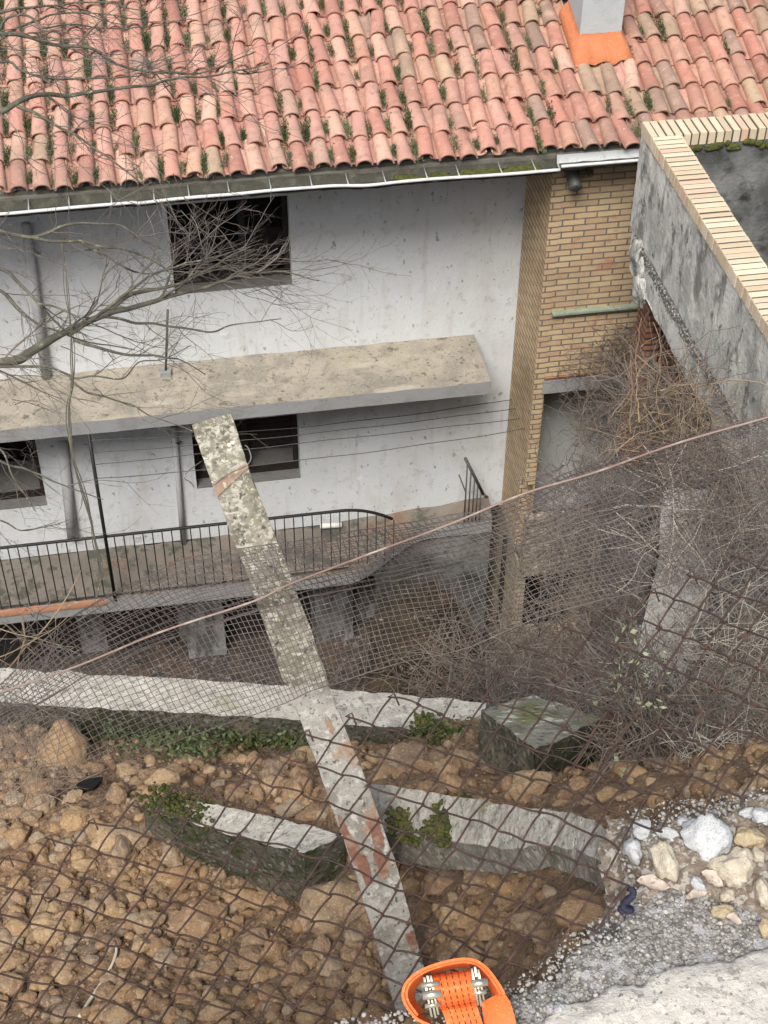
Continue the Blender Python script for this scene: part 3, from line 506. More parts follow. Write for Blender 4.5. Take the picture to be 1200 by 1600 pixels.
# gutter
def gutter(x0, x1, zb, depth, m, sag, parent, square=False):
    g = MB(); xs = np.arange(x0, x1+0.001, 0.05); prof = []
    sh = [(0, 0), (0.022, -0.032), (0.06, -0.055), (0.11, -0.055), (0.15, -0.032), (0.172, 0.03)]
    P_ = np.array([[(x, 12.215+dy+sag(x)*0.4, zb+dz+sag(x)) for dy, dz in sh] for x in xs]); g.grid(P_, 0)
    P2 = P_+np.array([0, -0.004, -0.004]); g.grid(P2[:, ::-1], 0)
    gu = g.build('gutter', m, parent)
    bd = MB(); bd.tube([(x, 12.212+sag(x)*0.4, zb+sag(x)+0.004) for x in xs], 0.016, 8); bd.build('gutter_bead', M['bead'], gu)
    st = MB()
    for x in np.arange(x0+0.2, x1-0.1, 0.36):
        x += random.uniform(-0.03, 0.03); st = MB(); st.tube([(x, 12.21, zb+sag(x)+0.015), (x, 12.3, zb+sag(x)+0.018), (x, 12.40, zb+sag(x)+0.03)], 0.007, 5)
        if not square: st.build('gutter_bracket', M['gutter'], gu)
    di = MB(); xs2 = np.arange(x0+0.01, x1, 0.03)
    di.grid(np.array([[(x, 12.235+t*0.13, zb+sag(x)-0.040+0.012*fbm(x, t, 1, 6, 3)-0.01*math.cos(t*6)) for t in np.linspace(0, 1, 6)] for x in xs2])); di.build('silt', M['gutter_dirt'], gu)
    return gu
g1 = gutter(-4.9, 3.80, -7.10, 0.10, M['gutter_dirt'], lambda x: 0.012*math.sin(x*1.3)+0.018*math.exp(-((x-1.95)/0.25)**2)*-1+0.006*nz(x, 0, 0, 2)+(0.012 if x < -0.2 else 0), H)
g2 = gutter(3.81, 8.0, -7.08, 0.13, M['gutter'], lambda x: 0.0, H, True)
mo = MB()
for x0_, x1_, zz in ((2.25, 3.1, -7.115), (3.1, 3.6, -7.12)):
    for _ in range(50):
        x = random.uniform(x0_, x1_); v, f = ICO[2]
        s_ = np.array([random.uniform(0.03, 0.07), random.uniform(0.02, 0.05), random.uniform(0.012, 0.026)]); v = v*s_*(1+0.3*np.array([nz(*q, 3) for q in v+x]))[:, None]+np.array([x, 12.24+random.random()*0.11, zz-0.01]); mo.add(v, f, 0, None, True)
tag(mo.build('moss', M['moss'], g1), kind='stuff')
mb = MB(); mb.box(-4.9, 3.80, 12.40, 12.416, -7.19, -7.05); mb.box(3.815, 8.0, 12.40, 12.416, -7.19, -7.05); mb.build('fascia', M['soffit'], H)
# brick annex
AX, AY = 3.85, 12.58
mb = MB()
HOLE = (3.975, 5.35, -12.5, -10.05); VENT = (4.10, 4.26, -7.44, -7.27)
wall_with_holes(mb, AX+0.11, 7.8, -12.5, -9.88, AY+0.008, 0.2, [HOLE])
wall_with_holes(mb, AX+0.11, 7.8, -9.88, -7.10, AY+0.008, 0.2, [VENT])
mb.box(AX, AX+0.11, AY, AY+0.2, -11.38, -7.10)
mb.box(AX, AX+0.2, AY+0.2, WY-0.001, -12.5, -7.10)
mb.build('annex_wall', M['brick'], H, uv=True)
mb = MB(); mb.box(AX+0.10, 5.6, AY-0.03, AY+0.007, -10.05, -9.88); mb.box(VENT[0]-0.001, VENT[1]+0.001, AY+0.19, AY+0.2, VENT[2], VENT[3]); mb.build('lintel', M['slab_edge'], H)
mb = MB(); mb.box(AX+0.11, 5.6, AY-0.022, AY+0.006, -9.878, -9.845); mb.build('brick_soldier_course', M['brick_red'], H, uv=True)
mb = MB(); mb.box(AX+0.12, 5.2, AY-0.06, AY+0.006, -9.01, -8.985); mb.build('green_ledge', M['green_paint'], H)
mb = MB(); mb.box(3.86, 7.8, AY-0.006, AY+0.9, -12.60, -12.502); mb.build('annex_floor', M['soffit'], H)
mb = MB(); mb.box(3.975, 5.6, AY+0.75, AY+0.8, -12.5, -9.9); d_ = mb.build('door', M['door'], H)
mb = MB(); mb.tube([(4.14, AY+0.735, -12.4), (4.14, AY+0.735, -10.05)], 0.012); mb.build('door_edge', M['black_metal'], d_)
mb = MB(); mb.tube([(4.03, AY-0.20, -7.43), (4.03, AY-0.19, -7.425), (4.03, AY-0.02, -7.34), (4.03, AY+0.1, -7.3)], [0.05, 0.066, 0.066, 0.066], 14); mb.build('vent_pipe', M['grey_metal'], H)
# annex basement
mb = MB(); wall_with_holes(mb, 3.85, 7.8, -14.9, -12.601, AY+0.004, 0.2, [(3.97, 4.62, -13.95, -12.84)]); mb.box(3.85, 3.96, AY+0.205, 14.05, -14.9, -12.51); mb.build('annex_basement_wall', M['brick_dirty'], H, uv=True)
mb = MB()
mb.grid(np.array([[(x, AY-0.16+0.02*fbm(x, 1, z, 5, 4), z) for z in np.linspace(-12.72, -11.80, 26)] for x in np.linspace(3.87, 5.3, 40)])); mb.grid(np.array([[(x, AY-0.16+0.12*t, -11.80+0.02*fbm(x, t, 3, 6, 3)) for t in (0, 0.5, 1)] for x in np.linspace(3.87, 5.3, 40)])); mb.grid(np.array([[(3.87, AY-0.16+0.14*t, z) for t in (1, 0)] for z in (-12.72, -11.8)]))
mb.build('rubble_apron', M['rubble_pale'], H)
mb = MB(); mb.box(3.88, 4.75, AY-0.03, AY+0.003, -12.84, -12.76); mb.build('basement_lintel', M['slab_edge'], H)
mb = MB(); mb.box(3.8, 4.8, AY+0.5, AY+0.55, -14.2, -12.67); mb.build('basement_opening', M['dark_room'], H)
# terrace with railing
def terr_front(x): return 12.62+0.63*float(np.clip((x-1.75)/1.15, 0, 1))**2*(3-2*float(np.clip((x-1.75)/1.15, 0, 1)))
mb = MB(); xs = np.linspace(-5, 3.68, 90); ys = np.linspace(0, 1, 12)
top = np.array([[(x, terr_front(x)+(WY-0.003-terr_front(x))*t, -12.50+0.025*fbm(x, t*0.8, 5, 2.5, 3)+(0.08*max(0, x-1.6)*t)) for t in ys] for x in xs]); mb.grid(top, 0)
fr = top[:, 0]; lo = fr.copy(); lo[:, 2] = -12.70; mb.grid(np.stack([lo, fr], 1), 1); bk = lo.copy(); bk[:, 1] = 14.05; mb.grid(np.stack([bk, lo], 1), 1)
T = mb.build('terrace', [M['terrace'], M['slab_edge']], H)
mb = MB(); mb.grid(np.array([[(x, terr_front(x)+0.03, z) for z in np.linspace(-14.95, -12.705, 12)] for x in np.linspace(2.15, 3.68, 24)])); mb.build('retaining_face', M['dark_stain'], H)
mb = MB(); mb.grid(np.array([[(x, terr_front(x)-0.012, -12.57), (x, terr_front(x)-0.016, -12.52), (x, terr_front(x)+0.015, -12.478)] for x in np.linspace(-5, -1.05, 40)])); mb.build('tile_edging', M['edging'], T)
mb = MB(); mb.box(-5, 3.68, 14.06, 14.2, -14.95, -12.71); mb.build('basement_wall', M['pale_wall'], H)
for x0 in (-0.20, 1.50):
    mb = MB(); mb.box(x0, x0+0.5, 13.72, 14.0, -14.9, -12.71); mb.build('basement_pillar', M['pale_wall'], H)
mb = MB()
for x0, ww in ((-4.5, 2.9), (-1.25, 0.95), (0.32, 1.15)):  # basement windows as flat dark panels, enlarged to paint the recess's deep shade
    mb = MB(); mb.box(x0, x0+ww, 14.04, 14.055, -14.86, -12.9); mb.build('basement_dark_panel', M['dark_room'], H)
def rail(x): return np.array([x, 12.64+0.10*max(0, x-1.75)**2, -11.52 if x < 1.72 else -11.52-0.26*((x-1.72)/0.62)**2])
rl = MB(); rx = np.concatenate([np.arange(-5, 1.7, 0.2), np.arange(1.72, 2.36, 0.06)]); rl.tube([rail(x) for x in rx], 0.018, 6)
rl.tube([(x, 12.64, -12.44) for x in np.arange(-5, 1.9, 0.2)], 0.012, 4)
RL = rl.build('railing', M['black_metal'], H)
for x in np.arange(-4.9, 2.4, 0.1065):
    bb = MB(); q = rail(x); bb.tube([(x, q[1], -12.47+(0.06 if x > 1.6 else 0)), tuple(q)], 0.0072, 4, cap=False); bb.build('baluster', M['black_metal'], RL)
# drainpipes
for px0, py0, px1, py1, r_ in ((271, 668, 287, 850, 0.035),):
    a = atY(px0, py0, WY-0.045); b = atY(px1, py1, WY-0.045); mb = MB(); mb.tube([a, (a+b)/2, b], r_, 10); mb.tube([atY(268, 690, WY-0.05), atY(279, 693, WY-0.09), atY(283, 690, WY-0.05)], 0.01, 5, 1); mb.build('drainpipe', [M['pipe_grey'], M['black_metal']], H)
a = atY(40, 350, WY-0.06); b = atY(72, 590, WY-0.06); mb = MB(); mb.tube([a, b], 0.05, 12); mb.build('drainpipe', M['pipe_grey'], H)
a = atY(97, 690, WY-0.02); b = atY(113, 835, WY-0.02); mb = MB(); mb.tube([a, (a+b)/2, b+np.array([0, -0.05, 0])], 0.062, 12); mb.build('drainpipe', M['pipe_grey'], H)

# things on the house
p0 = atY(139, 681, 12.62); p1 = atY(180, 936, 12.62)
mb = MB(); mb.tube([p0+np.array([0, 0, 0.03]), p1+np.array([0, 0, -0.02])], 0.021, 8); tag(mb.build('clothesline_pole', M['black_metal']), 'black upright pole from terrace railing to the canopy slab, clothes wires tied to it', 'pole')
for k, (y0, x1, y1) in enumerate(((687, 800, 624), (705, 806, 638), (722, 812, 654), (742, 820, 670))):
    a = np.array([p0[0]+(y0-681)*0.0002, 12.61, p0[2]+(p1[2]-p0[2])*(y0-681)/255]); b = atX(x1, y1, AX-0.004)
    pts = [a*(1-t)+b*t+np.array([0, 0, -(0.10, 0.05, 0.03, 0.08)[k]*4*t*(1-t)*(1 if k != 2 else 0.4)+0.006*math.sin(t*23+k)]) for t in np.linspace(0, 1, 26)]
    mb = MB(); mb.tube(pts, 0.0052, 4); tag(mb.build('clothes_line', M['grey_metal']), ('topmost of four slack clothes wires before the lower white wall', 'second clothes wire from the top, close above the third', 'third clothes wire from the top, nearly straight', 'lowest of the four clothes wires before the lower white wall')[k], 'clothes line', 'clothes wires stretched from pole to annex')
a = atY(262, 484, 13.35); b = atY(258, 578, 13.30); b[2] = -9.85
mb = MB(); mb.tube([a, b], 0.013, 6); mb.box(b[0]-0.06, b[0]+0.06, b[1]-0.05, b[1]+0.05, -9.86, -9.80, 1); tag(mb.build('iron_rod', [M['grey_metal'], M['slab_edge']]), 'thin iron rod standing upright in a mortar foot on the canopy slab', 'rod')
a = atZ(500, 822, -12.42); b = atZ(534, 820, -12.42)
mb = MB(); mb.tube([a, a+0.02*(b-a), a+0.98*(b-a), b], [0.026, 0.034, 0.034, 0.026], 10); tag(mb.build('plastic_pipe', M['white_pvc']), 'short white plastic pipe lying on the terrace behind railing', 'pipe')
# leaning grille stub near the annex corner
G = thing('iron_grille', 'rusty leaning piece of iron railing standing by the wall beside the brick annex', 'grille', tuple(atY(740, 790, 13.2)))
mb = MB(); tl = atY(727, 716, 13.2); tr = atY(755, 772, 13.2); mb.tube([tl, tr], 0.02, 6); mb.build('top_bar', M['grey_metal'], G)
for t in (0.12, 0.32, 0.52, 0.7, 0.88):
    a = tl*(1-t)+tr*t; b = a.copy(); b[2] = -12.45; mb = MB(); mb.tube([a, b], 0.009, 5); mb.build('bar', M['grey_metal'], G)
mb = MB(); mb.tube([atY(717, 742, 13.2), atY(728, 770, 13.2), atY(726, 795, 13.2)], 0.009, 5); mb.tube([tr, tr+np.array([0.05, 0, -0.06])], 0.02, 6); mb.build('bent_bar', M['grey_metal'], G)

# ================================================================== RAISED TERRACE ON THE RIGHT
B = thing('raised_terrace', 'raised concrete terrace with streaked grey parapet and cream brick coping, right of the house', 'terrace', (4.9, 9.5, -14.9))
PX0, PX1, PYF, PZT = 4.29, 4.55, 11.50, -6.29; PYN = 5.6; CH_ = 0.115
def wav(x, y, z, a=0.010): return a*fbm(x, y, z, 2.2, 4)
mb = MB(); ys = np.linspace(PYN, PYF, 150); zs = np.linspace(-7.32, PZT-CH_, 22)
g_ = np.array([[(PX0+0.008+wav(1, y, z)+0.004*fbm(2, y, z, 14, 3), y, z) for z in zs] for y in ys]); mb.grid(g_, 0)
g_ = np.array([[(x, PYF-0.006-0.004*fbm(x, 1, z, 9, 3), z) for z in zs] for x in np.linspace(PX0+0.008, 9.0, 12)]); mb.grid(g_, 0)
mb.box(PX0+0.03, PX1-0.012, PYN, PYF-0.28, -7.62, PZT-CH_); mb.box(PX0+0.03, 9.0, PYF-0.25, PYF-0.02, -7.62, PZT-CH_)
# inner faces, stained dark
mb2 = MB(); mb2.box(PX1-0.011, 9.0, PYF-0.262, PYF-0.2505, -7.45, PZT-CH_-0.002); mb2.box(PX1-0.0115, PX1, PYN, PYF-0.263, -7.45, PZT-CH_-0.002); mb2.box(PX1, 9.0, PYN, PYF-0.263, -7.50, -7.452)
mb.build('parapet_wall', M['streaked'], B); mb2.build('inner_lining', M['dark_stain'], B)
# ragged joint and lower edge beam
mb = MB(); zs = np.linspace(-7.66, -7.40, 8)
g_ = np.array([[(PX0-0.022+wav(4, y, z, 0.014)+0.004*fbm(2, y, z, 18, 3), y, z+0.016*nz(3, y, z, 5)) for z in zs] for y in ys if y < 11.33]); mb.grid(g_, 0)
und = np.array([[(x, y, -7.66+0.016*nz(3, y, -7.66, 5)) for x in (PX0-0.02, 5.2, 9.0)] for y in ys if y < 11.33]); mb.grid(und, 0)
mb.build('edge_beam', M['streaked'], B)
mb = MB()
g_ = np.array([[(PX0-0.02+t*0.03-0.012*abs(fbm(2, y, t, 12, 3)), y, -7.42+t*0.11+0.012*fbm(5, y, t, 9, 3)) for t in np.linspace(0, 1, 8)] for y in np.linspace(PYN, 11.33, 420)]); mb.grid(g_, 0, False)
for _ in range(420):
    y = random.uniform(6, 11.3); v, f = rock_verts(1, random.randint(0, 99), 0.4, 3); mb.add(v*np.array([0.014, random.uniform(0.012, 0.035), random.uniform(0.01, 0.022)])+np.array([PX0-0.008, y, -7.38+random.uniform(-0.04, 0.05)]), f)
mb.build('crumbled_joint', M['rubble'], B)
# broken end of the beam
mb = MB()
for (px, py, sx, sy, sz, sd_) in ((994, 394, 0.055, 0.12, 0.15, 3), (1000, 452, 0.06, 0.13, 0.19, 8), (1002, 425, 0.04, 0.10, 0.12, 12)):
    v, f = rock_verts(4, sd_, 0.55, 9); c = atX(px, py, PX0-0.02); mb.add(v*np.array([sx, sy, sz])+c, f)
mb.build('broken_beam_end', M['streaked'], B)
# brick coping: each brick on edge
mb = MB(); rb_ = random.Random(5)
def cop_col(): 
    c = np.array(rb_.choice([(0.58, 0.49, 0.36), (0.56, 0.465, 0.335), (0.61, 0.525, 0.40), (0.53, 0.43, 0.30)]))*rb_.uniform(0.9, 1.07)
    return np.array([0.50, 0.34, 0.25])*rb_.uniform(0.9, 1.2) if rb_.random() < 0.05 else c
def brick(x0, x1, y0, y1, z0, z1):
    j = lambda: rb_.gauss(0, 0.0022); c = cop_col(); bv = 0.005; dx, dy, dz = j(), j(), j()
    x0 += dx; x1 += dx; y0 += j(); y1 += j(); z1 += dz
    v = [(x0, y0, z0), (x1, y0, z0), (x1, y1, z0), (x0, y1, z0), (x0, y0, z1-bv), (x1, y0, z1-bv), (x1, y1, z1-bv), (x0, y1, z1-bv), (x0+bv, y0+bv, z1), (x1-bv, y0+bv, z1), (x1-bv, y1-bv, z1), (x0+bv, y1-bv, z1)]
    mb.add(v, [(3, 2, 1, 0), (0, 1, 5, 4), (1, 2, 6, 5), (2, 3, 7, 6), (3, 0, 4, 7), (4, 5, 9, 8), (5, 6, 10, 9), (6, 7, 11, 10), (7, 4, 8, 11), (8, 9, 10, 11)], 0, c)
y = PYF-0.27
while y > PYN: brick(PX0-0.006, PX1+0.006, y-0.058, y, PZT-CH_, PZT); y -= 0.0755
x = PX0-0.006
while x < 9.0: brick(x, x+0.058, PYF-0.262, PYF+0.004, PZT-CH_, PZT); x += 0.0755
mb.build('brick_coping', M['coping'], B)
mb = MB(); mb.box(PX0+0.008, PX1-0.008, PYN, PYF-0.272, PZT-CH_+0.001, PZT-0.006); mb.box(PX0+0.008, 9.0, PYF-0.255, PYF-0.008, PZT-CH_+0.001, PZT-0.010); mb.build('coping_mortar', M['mortar_dark'], B)
mb = MB(); mb.box(4.47, 4.62, 11.15, 11.45, -10.0, -7.67); mb.box(4.62, 5.6, 11.25, 11.45, -9.2, -7.67); mb.build('brick_pier', M['brick_red'], B, uv=True)
mb = MB(); mb.box(4.47, 5.6, 11.2, 11.5, -14.9, -10.001); mb.build('pier_base', M['dark_stain'], B)
mo = MB()
for _ in range(160):
    x = random.uniform(PX1+0.03, 8); v, f = ICO[2]; mo.add(v*np.array([random.uniform(0.02, 0.05), 0.016, random.uniform(0.012, 0.035)])*(1+0.3*np.array([nz(*q, 3) for q in v+x]))[:, None]+np.array([x, PYF-0.272, PZT-CH_-random.uniform(0.0, 0.06)]), f, 0, None, True)
for _ in range(160):
    v, f = ICO[2]; a = random.uniform(0, 1); mo.add(v*np.array([random.uniform(0.03, 0.08), random.uniform(0.03, 0.09), random.uniform(0.01, 0.04)])+np.array([PX1+0.1+random.expovariate(5), random.uniform(6, 11.1), -7.45]), f, 0, None, True)
tag(mo.build('moss', M['moss'], B), kind='stuff')
mb = MB(); mb.box(5.2, 9.0, PYN+0.1, 11.2, -14.9, -7.70); mb.build('supporting_wall', M['dark_stain'], B)

# ================================================================== SLOPE: walls, kerbs, post
def rough_loft(mb, secs, n_len, n_w, n_h, amp, freq, mi_top=0, mi_side=1):
    """secs: list of (far_top, near_top, drop) cross-sections; a rectangular bar with a chipped, uneven skin"""
    ss = []
    for k in range(len(secs)-1):
        for t in np.linspace(0, 1, n_len, endpoint=(k == len(secs)-2)):
            ss.append([np.asarray(secs[k][q])*(1-t)+np.asarray(secs[k+1][q])*t for q in range(3)])
    def disp(p, e=1.0): 
        return p+amp*e*np.array([fbm(p[0], p[1], p[2], freq, 4), fbm(p[0]+9, p[1], p[2], freq, 4), 0.8*fbm(p[0], p[1]+7, p[2], freq, 5)])
    rows_top, rows_n, rows_f = [], [], []
    for f, n, d in ss:
        down = np.array([0, 0, -1.0])*d if np.isscalar(d) or np.ndim(d) == 0 else d
        rows_top.append([disp(f*(1-t)+n*t, 1.0) for t in np.linspace(0, 1, n_w)])
        rows_n.append([disp(n+down*t, 1.0) for t in np.linspace(0, 1, n_h)])
        rows_f.append([disp(f+down*t, 1.0) for t in np.linspace(1, 0, n_h)])
    T, N, Fa = map(np.array, (rows_top, rows_n, rows_f))
    mb.grid(T, mi_top); mb.grid(N, mi_side); mb.grid(Fa, mi_side)
    for e, fl in ((0, 1), (-1, -1)):
        cap = np.array([[T[e][j]*(1-t)+t*(Fa[e][0]*(1-j/(n_w-1))+N[e][-1]*(j/(n_w-1))) for t in np.linspace(0, 1, n_h)] for j in range(n_w)][::fl]); mb.grid(cap, mi_side)
    mb.grid(np.stack([N[:, -1], Fa[:, 0]], 1), mi_side)
def moss_patch(mb, pts, n, s0, s1, flat=0.6, jit=0.02):
    for _ in range(n):
        c = np.array(random.choice(pts))+np.array([random.gauss(0, jit), random.gauss(0, jit), random.gauss(0, jit*0.25)])
        v, f = ICO[1]; s_ = random.uniform(s0, s1)*0.5; k = 1+0.5*np.array([nz(*(q*2+c*31), 1.6) for q in v]); mb.add(v*k[:, None]*np.array([s_, s_, s_*flat])+c, f, 0, None, True)
# retaining wall with a pale worn cap
a0 = W0-WD*2.2; a1 = W0+WD*1.42
secs = []
for t in np.linspace(0, 1, 7):
    q = a0*(1-t)+a1*t; z = -3.30+0.01*math.sin(t*9); wdt = 0.145-0.03*t
    secs.append((np.array([q[0], q[1], z]), np.array([q[0]-WN[0]*wdt, q[1]-WN[1]*wdt, z-0.006]), 1.6))
mb = MB(); rough_loft(mb, secs, 80, 18, 60, 0.008, 14)
RW = thing('retaining_wall', 'low retaining wall with pale pitted concrete cap along the foot of the slope', 'wall', (*((W0+W1)/2), -4.9))
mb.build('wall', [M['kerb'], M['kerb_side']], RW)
mo = MB(); moss_patch(mo, [hit(x, y)+np.array([0, 0, 0.03]) for x, y in ((592, 1140), (620, 1146), (640, 1138), (668, 1142), (690, 1150), (400, 1150), (420, 1158), (440, 1148), (455, 1165), (390, 1170), (410, 1140))], 700, 0.006, 0.020, 0.7, 0.022)
tag(mo.build('moss', M['moss'], RW), kind='stuff')
# broken block at the wall's end
mb = MB()
tp = [P(752, 1108, 3.50), P(835, 1086, 3.62), P(942, 1122, 3.42), P(838, 1172, 3.22)]
rough_loft(mb, [(tp[1], tp[0], 0.17), (tp[2], tp[3], 0.17)], 70, 50, 30, 0.006, 13)
tag(mb.build('concrete_block', [M['kerb_mossy'], M['kerb_side']]), 'broken lichen grey concrete block tipped over at the end of the low wall', 'block')
# left kerb piece
mb = MB()
secs = [(atZ(240, 1243, -2.86), atZ(222, 1264, -2.89), 0.17), (atZ(347, 1258, -2.82), atZ(335, 1297, -2.83), 0.18), (atZ(447, 1281, -2.77), atZ(420, 1320, -2.78), 0.19), (atZ(536, 1304, -2.72), atZ(476, 1335, -2.73), 0.19)]
rough_loft(mb, secs, 60, 26, 36, 0.0055, 17)
KL = thing('kerb_stone', 'shorter broken kerb length half buried in soil left of the post, dark mossy side', 'kerb', tuple(atZ(400, 1350, -2.95)))
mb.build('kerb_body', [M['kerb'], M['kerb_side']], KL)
mo = MB(); moss_patch(mo, [atZ(x, y, -2.835) for x, y in ((238, 1253), (255, 1255), (272, 1262), (290, 1262), (262, 1248), (310, 1268), (326, 1272))], 420, 0.005, 0.014, 0.4, 0.020); tag(mo.build('moss', M['moss'], KL), kind='stuff')
# right kerb, running up to the road
mb = MB()
ksec = [(560, 1222, 578, 1298, -2.52, 0.10), (690, 1240, 700, 1313, -2.33, 0.09), (780, 1255, 785, 1326, -2.19, 0.075), (870, 1268, 868, 1320, -2.03, 0.065), (930, 1280, 925, 1338, -1.915, 0.065), (993, 1343, 989, 1373, -1.765, 0.06)]
secs = [(atZ(a, b, z), atZ(c, d, z-0.006), h) for a, b, c, d, z, h in ksec]
rough_loft(mb, secs, 60, 34, 24, 0.0042, 16)
KR = thing('kerb_stone', 'longer pale kerb undermined by the slip, running from the post up to the road edge', 'kerb', tuple(atZ(800, 1400, -2.3)))
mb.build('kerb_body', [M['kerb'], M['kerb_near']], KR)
mo = MB(); moss_patch(mo, [atZ(x, y, -2.42) for x, y in ((632, 1275), (645, 1285), (622, 1290), (650, 1298), (636, 1300))]+[atZ(x, y, -2.33) for x, y in ((705, 1268), (718, 1262), (696, 1282), (685, 1295), (680, 1305), (708, 1280))], 520, 0.005, 0.018, 0.7, 0.013); tag(mo.build('moss', M['moss'], KR), kind='stuff')
# leaning concrete fence post
PT = thing('fence_post', 'leaning lichen covered concrete fence post in front of the slope', 'post', tuple(P(640, 1540, 2.95)))
PROF = [(0.0, 299, 664, 361, 645, 2.74), (0.10, 332, 757, 390, 736, 2.745), (0.28, 392, 912, 452, 893, 2.76), (0.45, 443, 1064, 509, 1052, 2.775), (0.475, 456, 1088, 515, 1078, 2.777), (0.62, 499, 1205, 563, 1196, 2.795), (0.80, 555, 1362, 620, 1352, 2.82), (1.0, 622, 1590, 680, 1580, 2.85)]
_pv = np.array([q[0] for q in PROF]); _pl = np.array([P(q[1], q[2], q[5]) for q in PROF]); _pr = np.array([P(q[3], q[4], q[5]) for q in PROF])
ax_ = (_pl[-1]+_pr[-1]-_pl[0]-_pr[0])/2; nb = ray(470, 1050); nb = nb-ax_*(nb@ax_)/(ax_@ax_); nb /= np.linalg.norm(nb)
def post_pt(u, v, h=0.0):
    """u 0..1 across, v 0..1 from top to foot, h outwards from the front face"""
    l = np.array([np.interp(v, _pv, _pl[:, q]) for q in range(3)]); r = np.array([np.interp(v, _pv, _pr[:, q]) for q in range(3)])
    return l*(1-u)+r*u-nb*h
def pskin(p): return p+np.array([0.0022*fbm(*p, 28, 3), 0.0022*fbm(p[0]+5, p[1], p[2], 28, 3), 0.0015*fbm(p[0], p[1]+5, p[2], 28, 3)])
mb = MB(); vs_ = np.linspace(0, 1, 170)
def strip(f, lo, hi, mi, nu=10): 
    mb.grid(np.array([[pskin(f(u, v)) for u in np.linspace(0, 1, nu)] for v in vs_[lo:hi]]), mi)
for lo, hi, mi in ((0, 79, 0), (78, 170, 1)):
    strip(lambda u, v: post_pt(u, v), lo, hi, mi); strip(lambda u, v: post_pt(1, v, -0.075*u), lo, hi, mi); strip(lambda u, v: post_pt(0, v, -0.075*(1-u)), lo, hi, mi); strip(lambda u, v: post_pt(1-u, v, -0.075), lo, hi, mi)
mb.grid(np.array([[pskin(post_pt(u, 0, -0.075*(1-t))) for u in np.linspace(0, 1, 10)] for t in np.linspace(0, 1, 8)]), 0)
mb.build('shaft', [M['post'], M['post_low']], PT)
def post_patch(name, cu, cv, ru, rv, m, seed, h=0.003):
    """irregular flake lying on the front face"""
    b = MB(); r = random.Random(seed); pts = [post_pt(cu, cv, h)]; n = 22
    for i in range(n):
        a = 2*math.pi*i/n; k = 0.75+0.5*nz(math.cos(a)+seed, math.sin(a), seed, 1.7)
        pts.append(post_pt(min(0.99, max(0.01, cu+ru*k*math.cos(a))), cv+rv*k*math.sin(a), h*0.85))
    b.add(pts, [(0, i+1, (i+1) % n+1) for i in range(n)], 0); b.build(name, m, PT)
for args in ((0.10, 0.745, 0.20, 0.050, 3), (0.22, 0.79, 0.20, 0.040, 7), (0.80, 0.735, 0.20, 0.035, 11), (0.68, 0.79, 0.18, 0.03, 12), (0.9, 0.90, 0.15, 0.02, 15)): post_patch('rust_stain', *args[:4], M['rust_scab'], args[4])
post_patch('rust_streak', 0.66, 0.540, 0.11, 0.024, M['band'], 21)
b = MB(); bt_ = [(0.0, 0.108, 0.0), (1.0, 0.086, 0.0)]
b.hexa([post_pt(0, 0.098, 0.004), post_pt(1.0, 0.085, 0.004), post_pt(1.0, 0.094, 0.004), post_pt(0, 0.122, 0.004)], [post_pt(0, 0.098, 0.0), post_pt(1.0, 0.085, 0.0), post_pt(1.0, 0.094, 0.0), post_pt(0, 0.122, 0.0)]); b.build('rusty_band', M['band'], PT)
b = MB(); b.tube(cat_rom([P(383, 696, 2.730), P(387, 699, 2.710), P(392, 712, 2.700), P(391, 720, 2.695), P(384, 728, 2.690), P(365, 737, 2.715), P(345, 748, 2.735), P(331, 760, 2.740)]), 0.0012, 5); b.build('wire_loop', M['steel_wire'], PT)
b = MB(); b.tube(cat_rom([P(316, 720, 2.770), P(300, 731, 2.730), P(290, 741, 2.710), P(289, 748, 2.710), P(297, 753, 2.720), P(303, 760, 2.730), P(309, 764, 2.730)]), 0.0011, 5); b.build('wire_end', M['steel_wire'], PT)
b = MB(); b.tube(cat_rom([P(278, 664, 2.810), P(297, 672, 2.710), P(301, 676, 2.730)]), 0.001, 5); b.build('wire_end', M['steel_wire'], PT)
# reddish clay lump standing on edge
mb = MB(); rough_loft(mb, [(P(955, 1100, 3.50), P(990, 1108, 3.45), np.array([0.01, -0.02, -0.19])), (P(945, 1106, 3.42), P(982, 1118, 3.38), np.array([0.01, -0.02, -0.19]))], 10, 10, 24, 0.012, 14, 0, 0)
tag(mb.build('clay_lump', M['clay']), 'reddish brown slab of clay standing on edge right of the concrete block', 'clay lump')
# buttress behind the right-hand bushes
mb = MB()
rough_loft(mb, [(P(1062, 770, 5.7), P(1040, 770, 5.3), np.array([-0.02, -0.05, -3.2])), (P(1138, 765, 5.7), P(1122, 770, 5.35), np.array([0.06, -0.05, -3.2]))], 16, 6, 44, 0.02, 3, 0, 0)
tag(mb.build('concrete_buttress', M['column']), 'pale concrete buttress overgrown with dry vines at the right', 'buttress')
mb = MB(); rough_loft(mb, [(P(1110, 960, 6.2), P(1105, 965, 5.9), np.array([0, 0, -3.0])), (P(1290, 930, 6.0), P(1280, 940, 5.7), np.array([0, 0, -3.0]))], 20, 6, 30, 0.03, 2.5, 0, 0)
tag(mb.build('garden_wall', M['column_dark']), 'dark mossy wall face right of the pale buttress', 'wall')

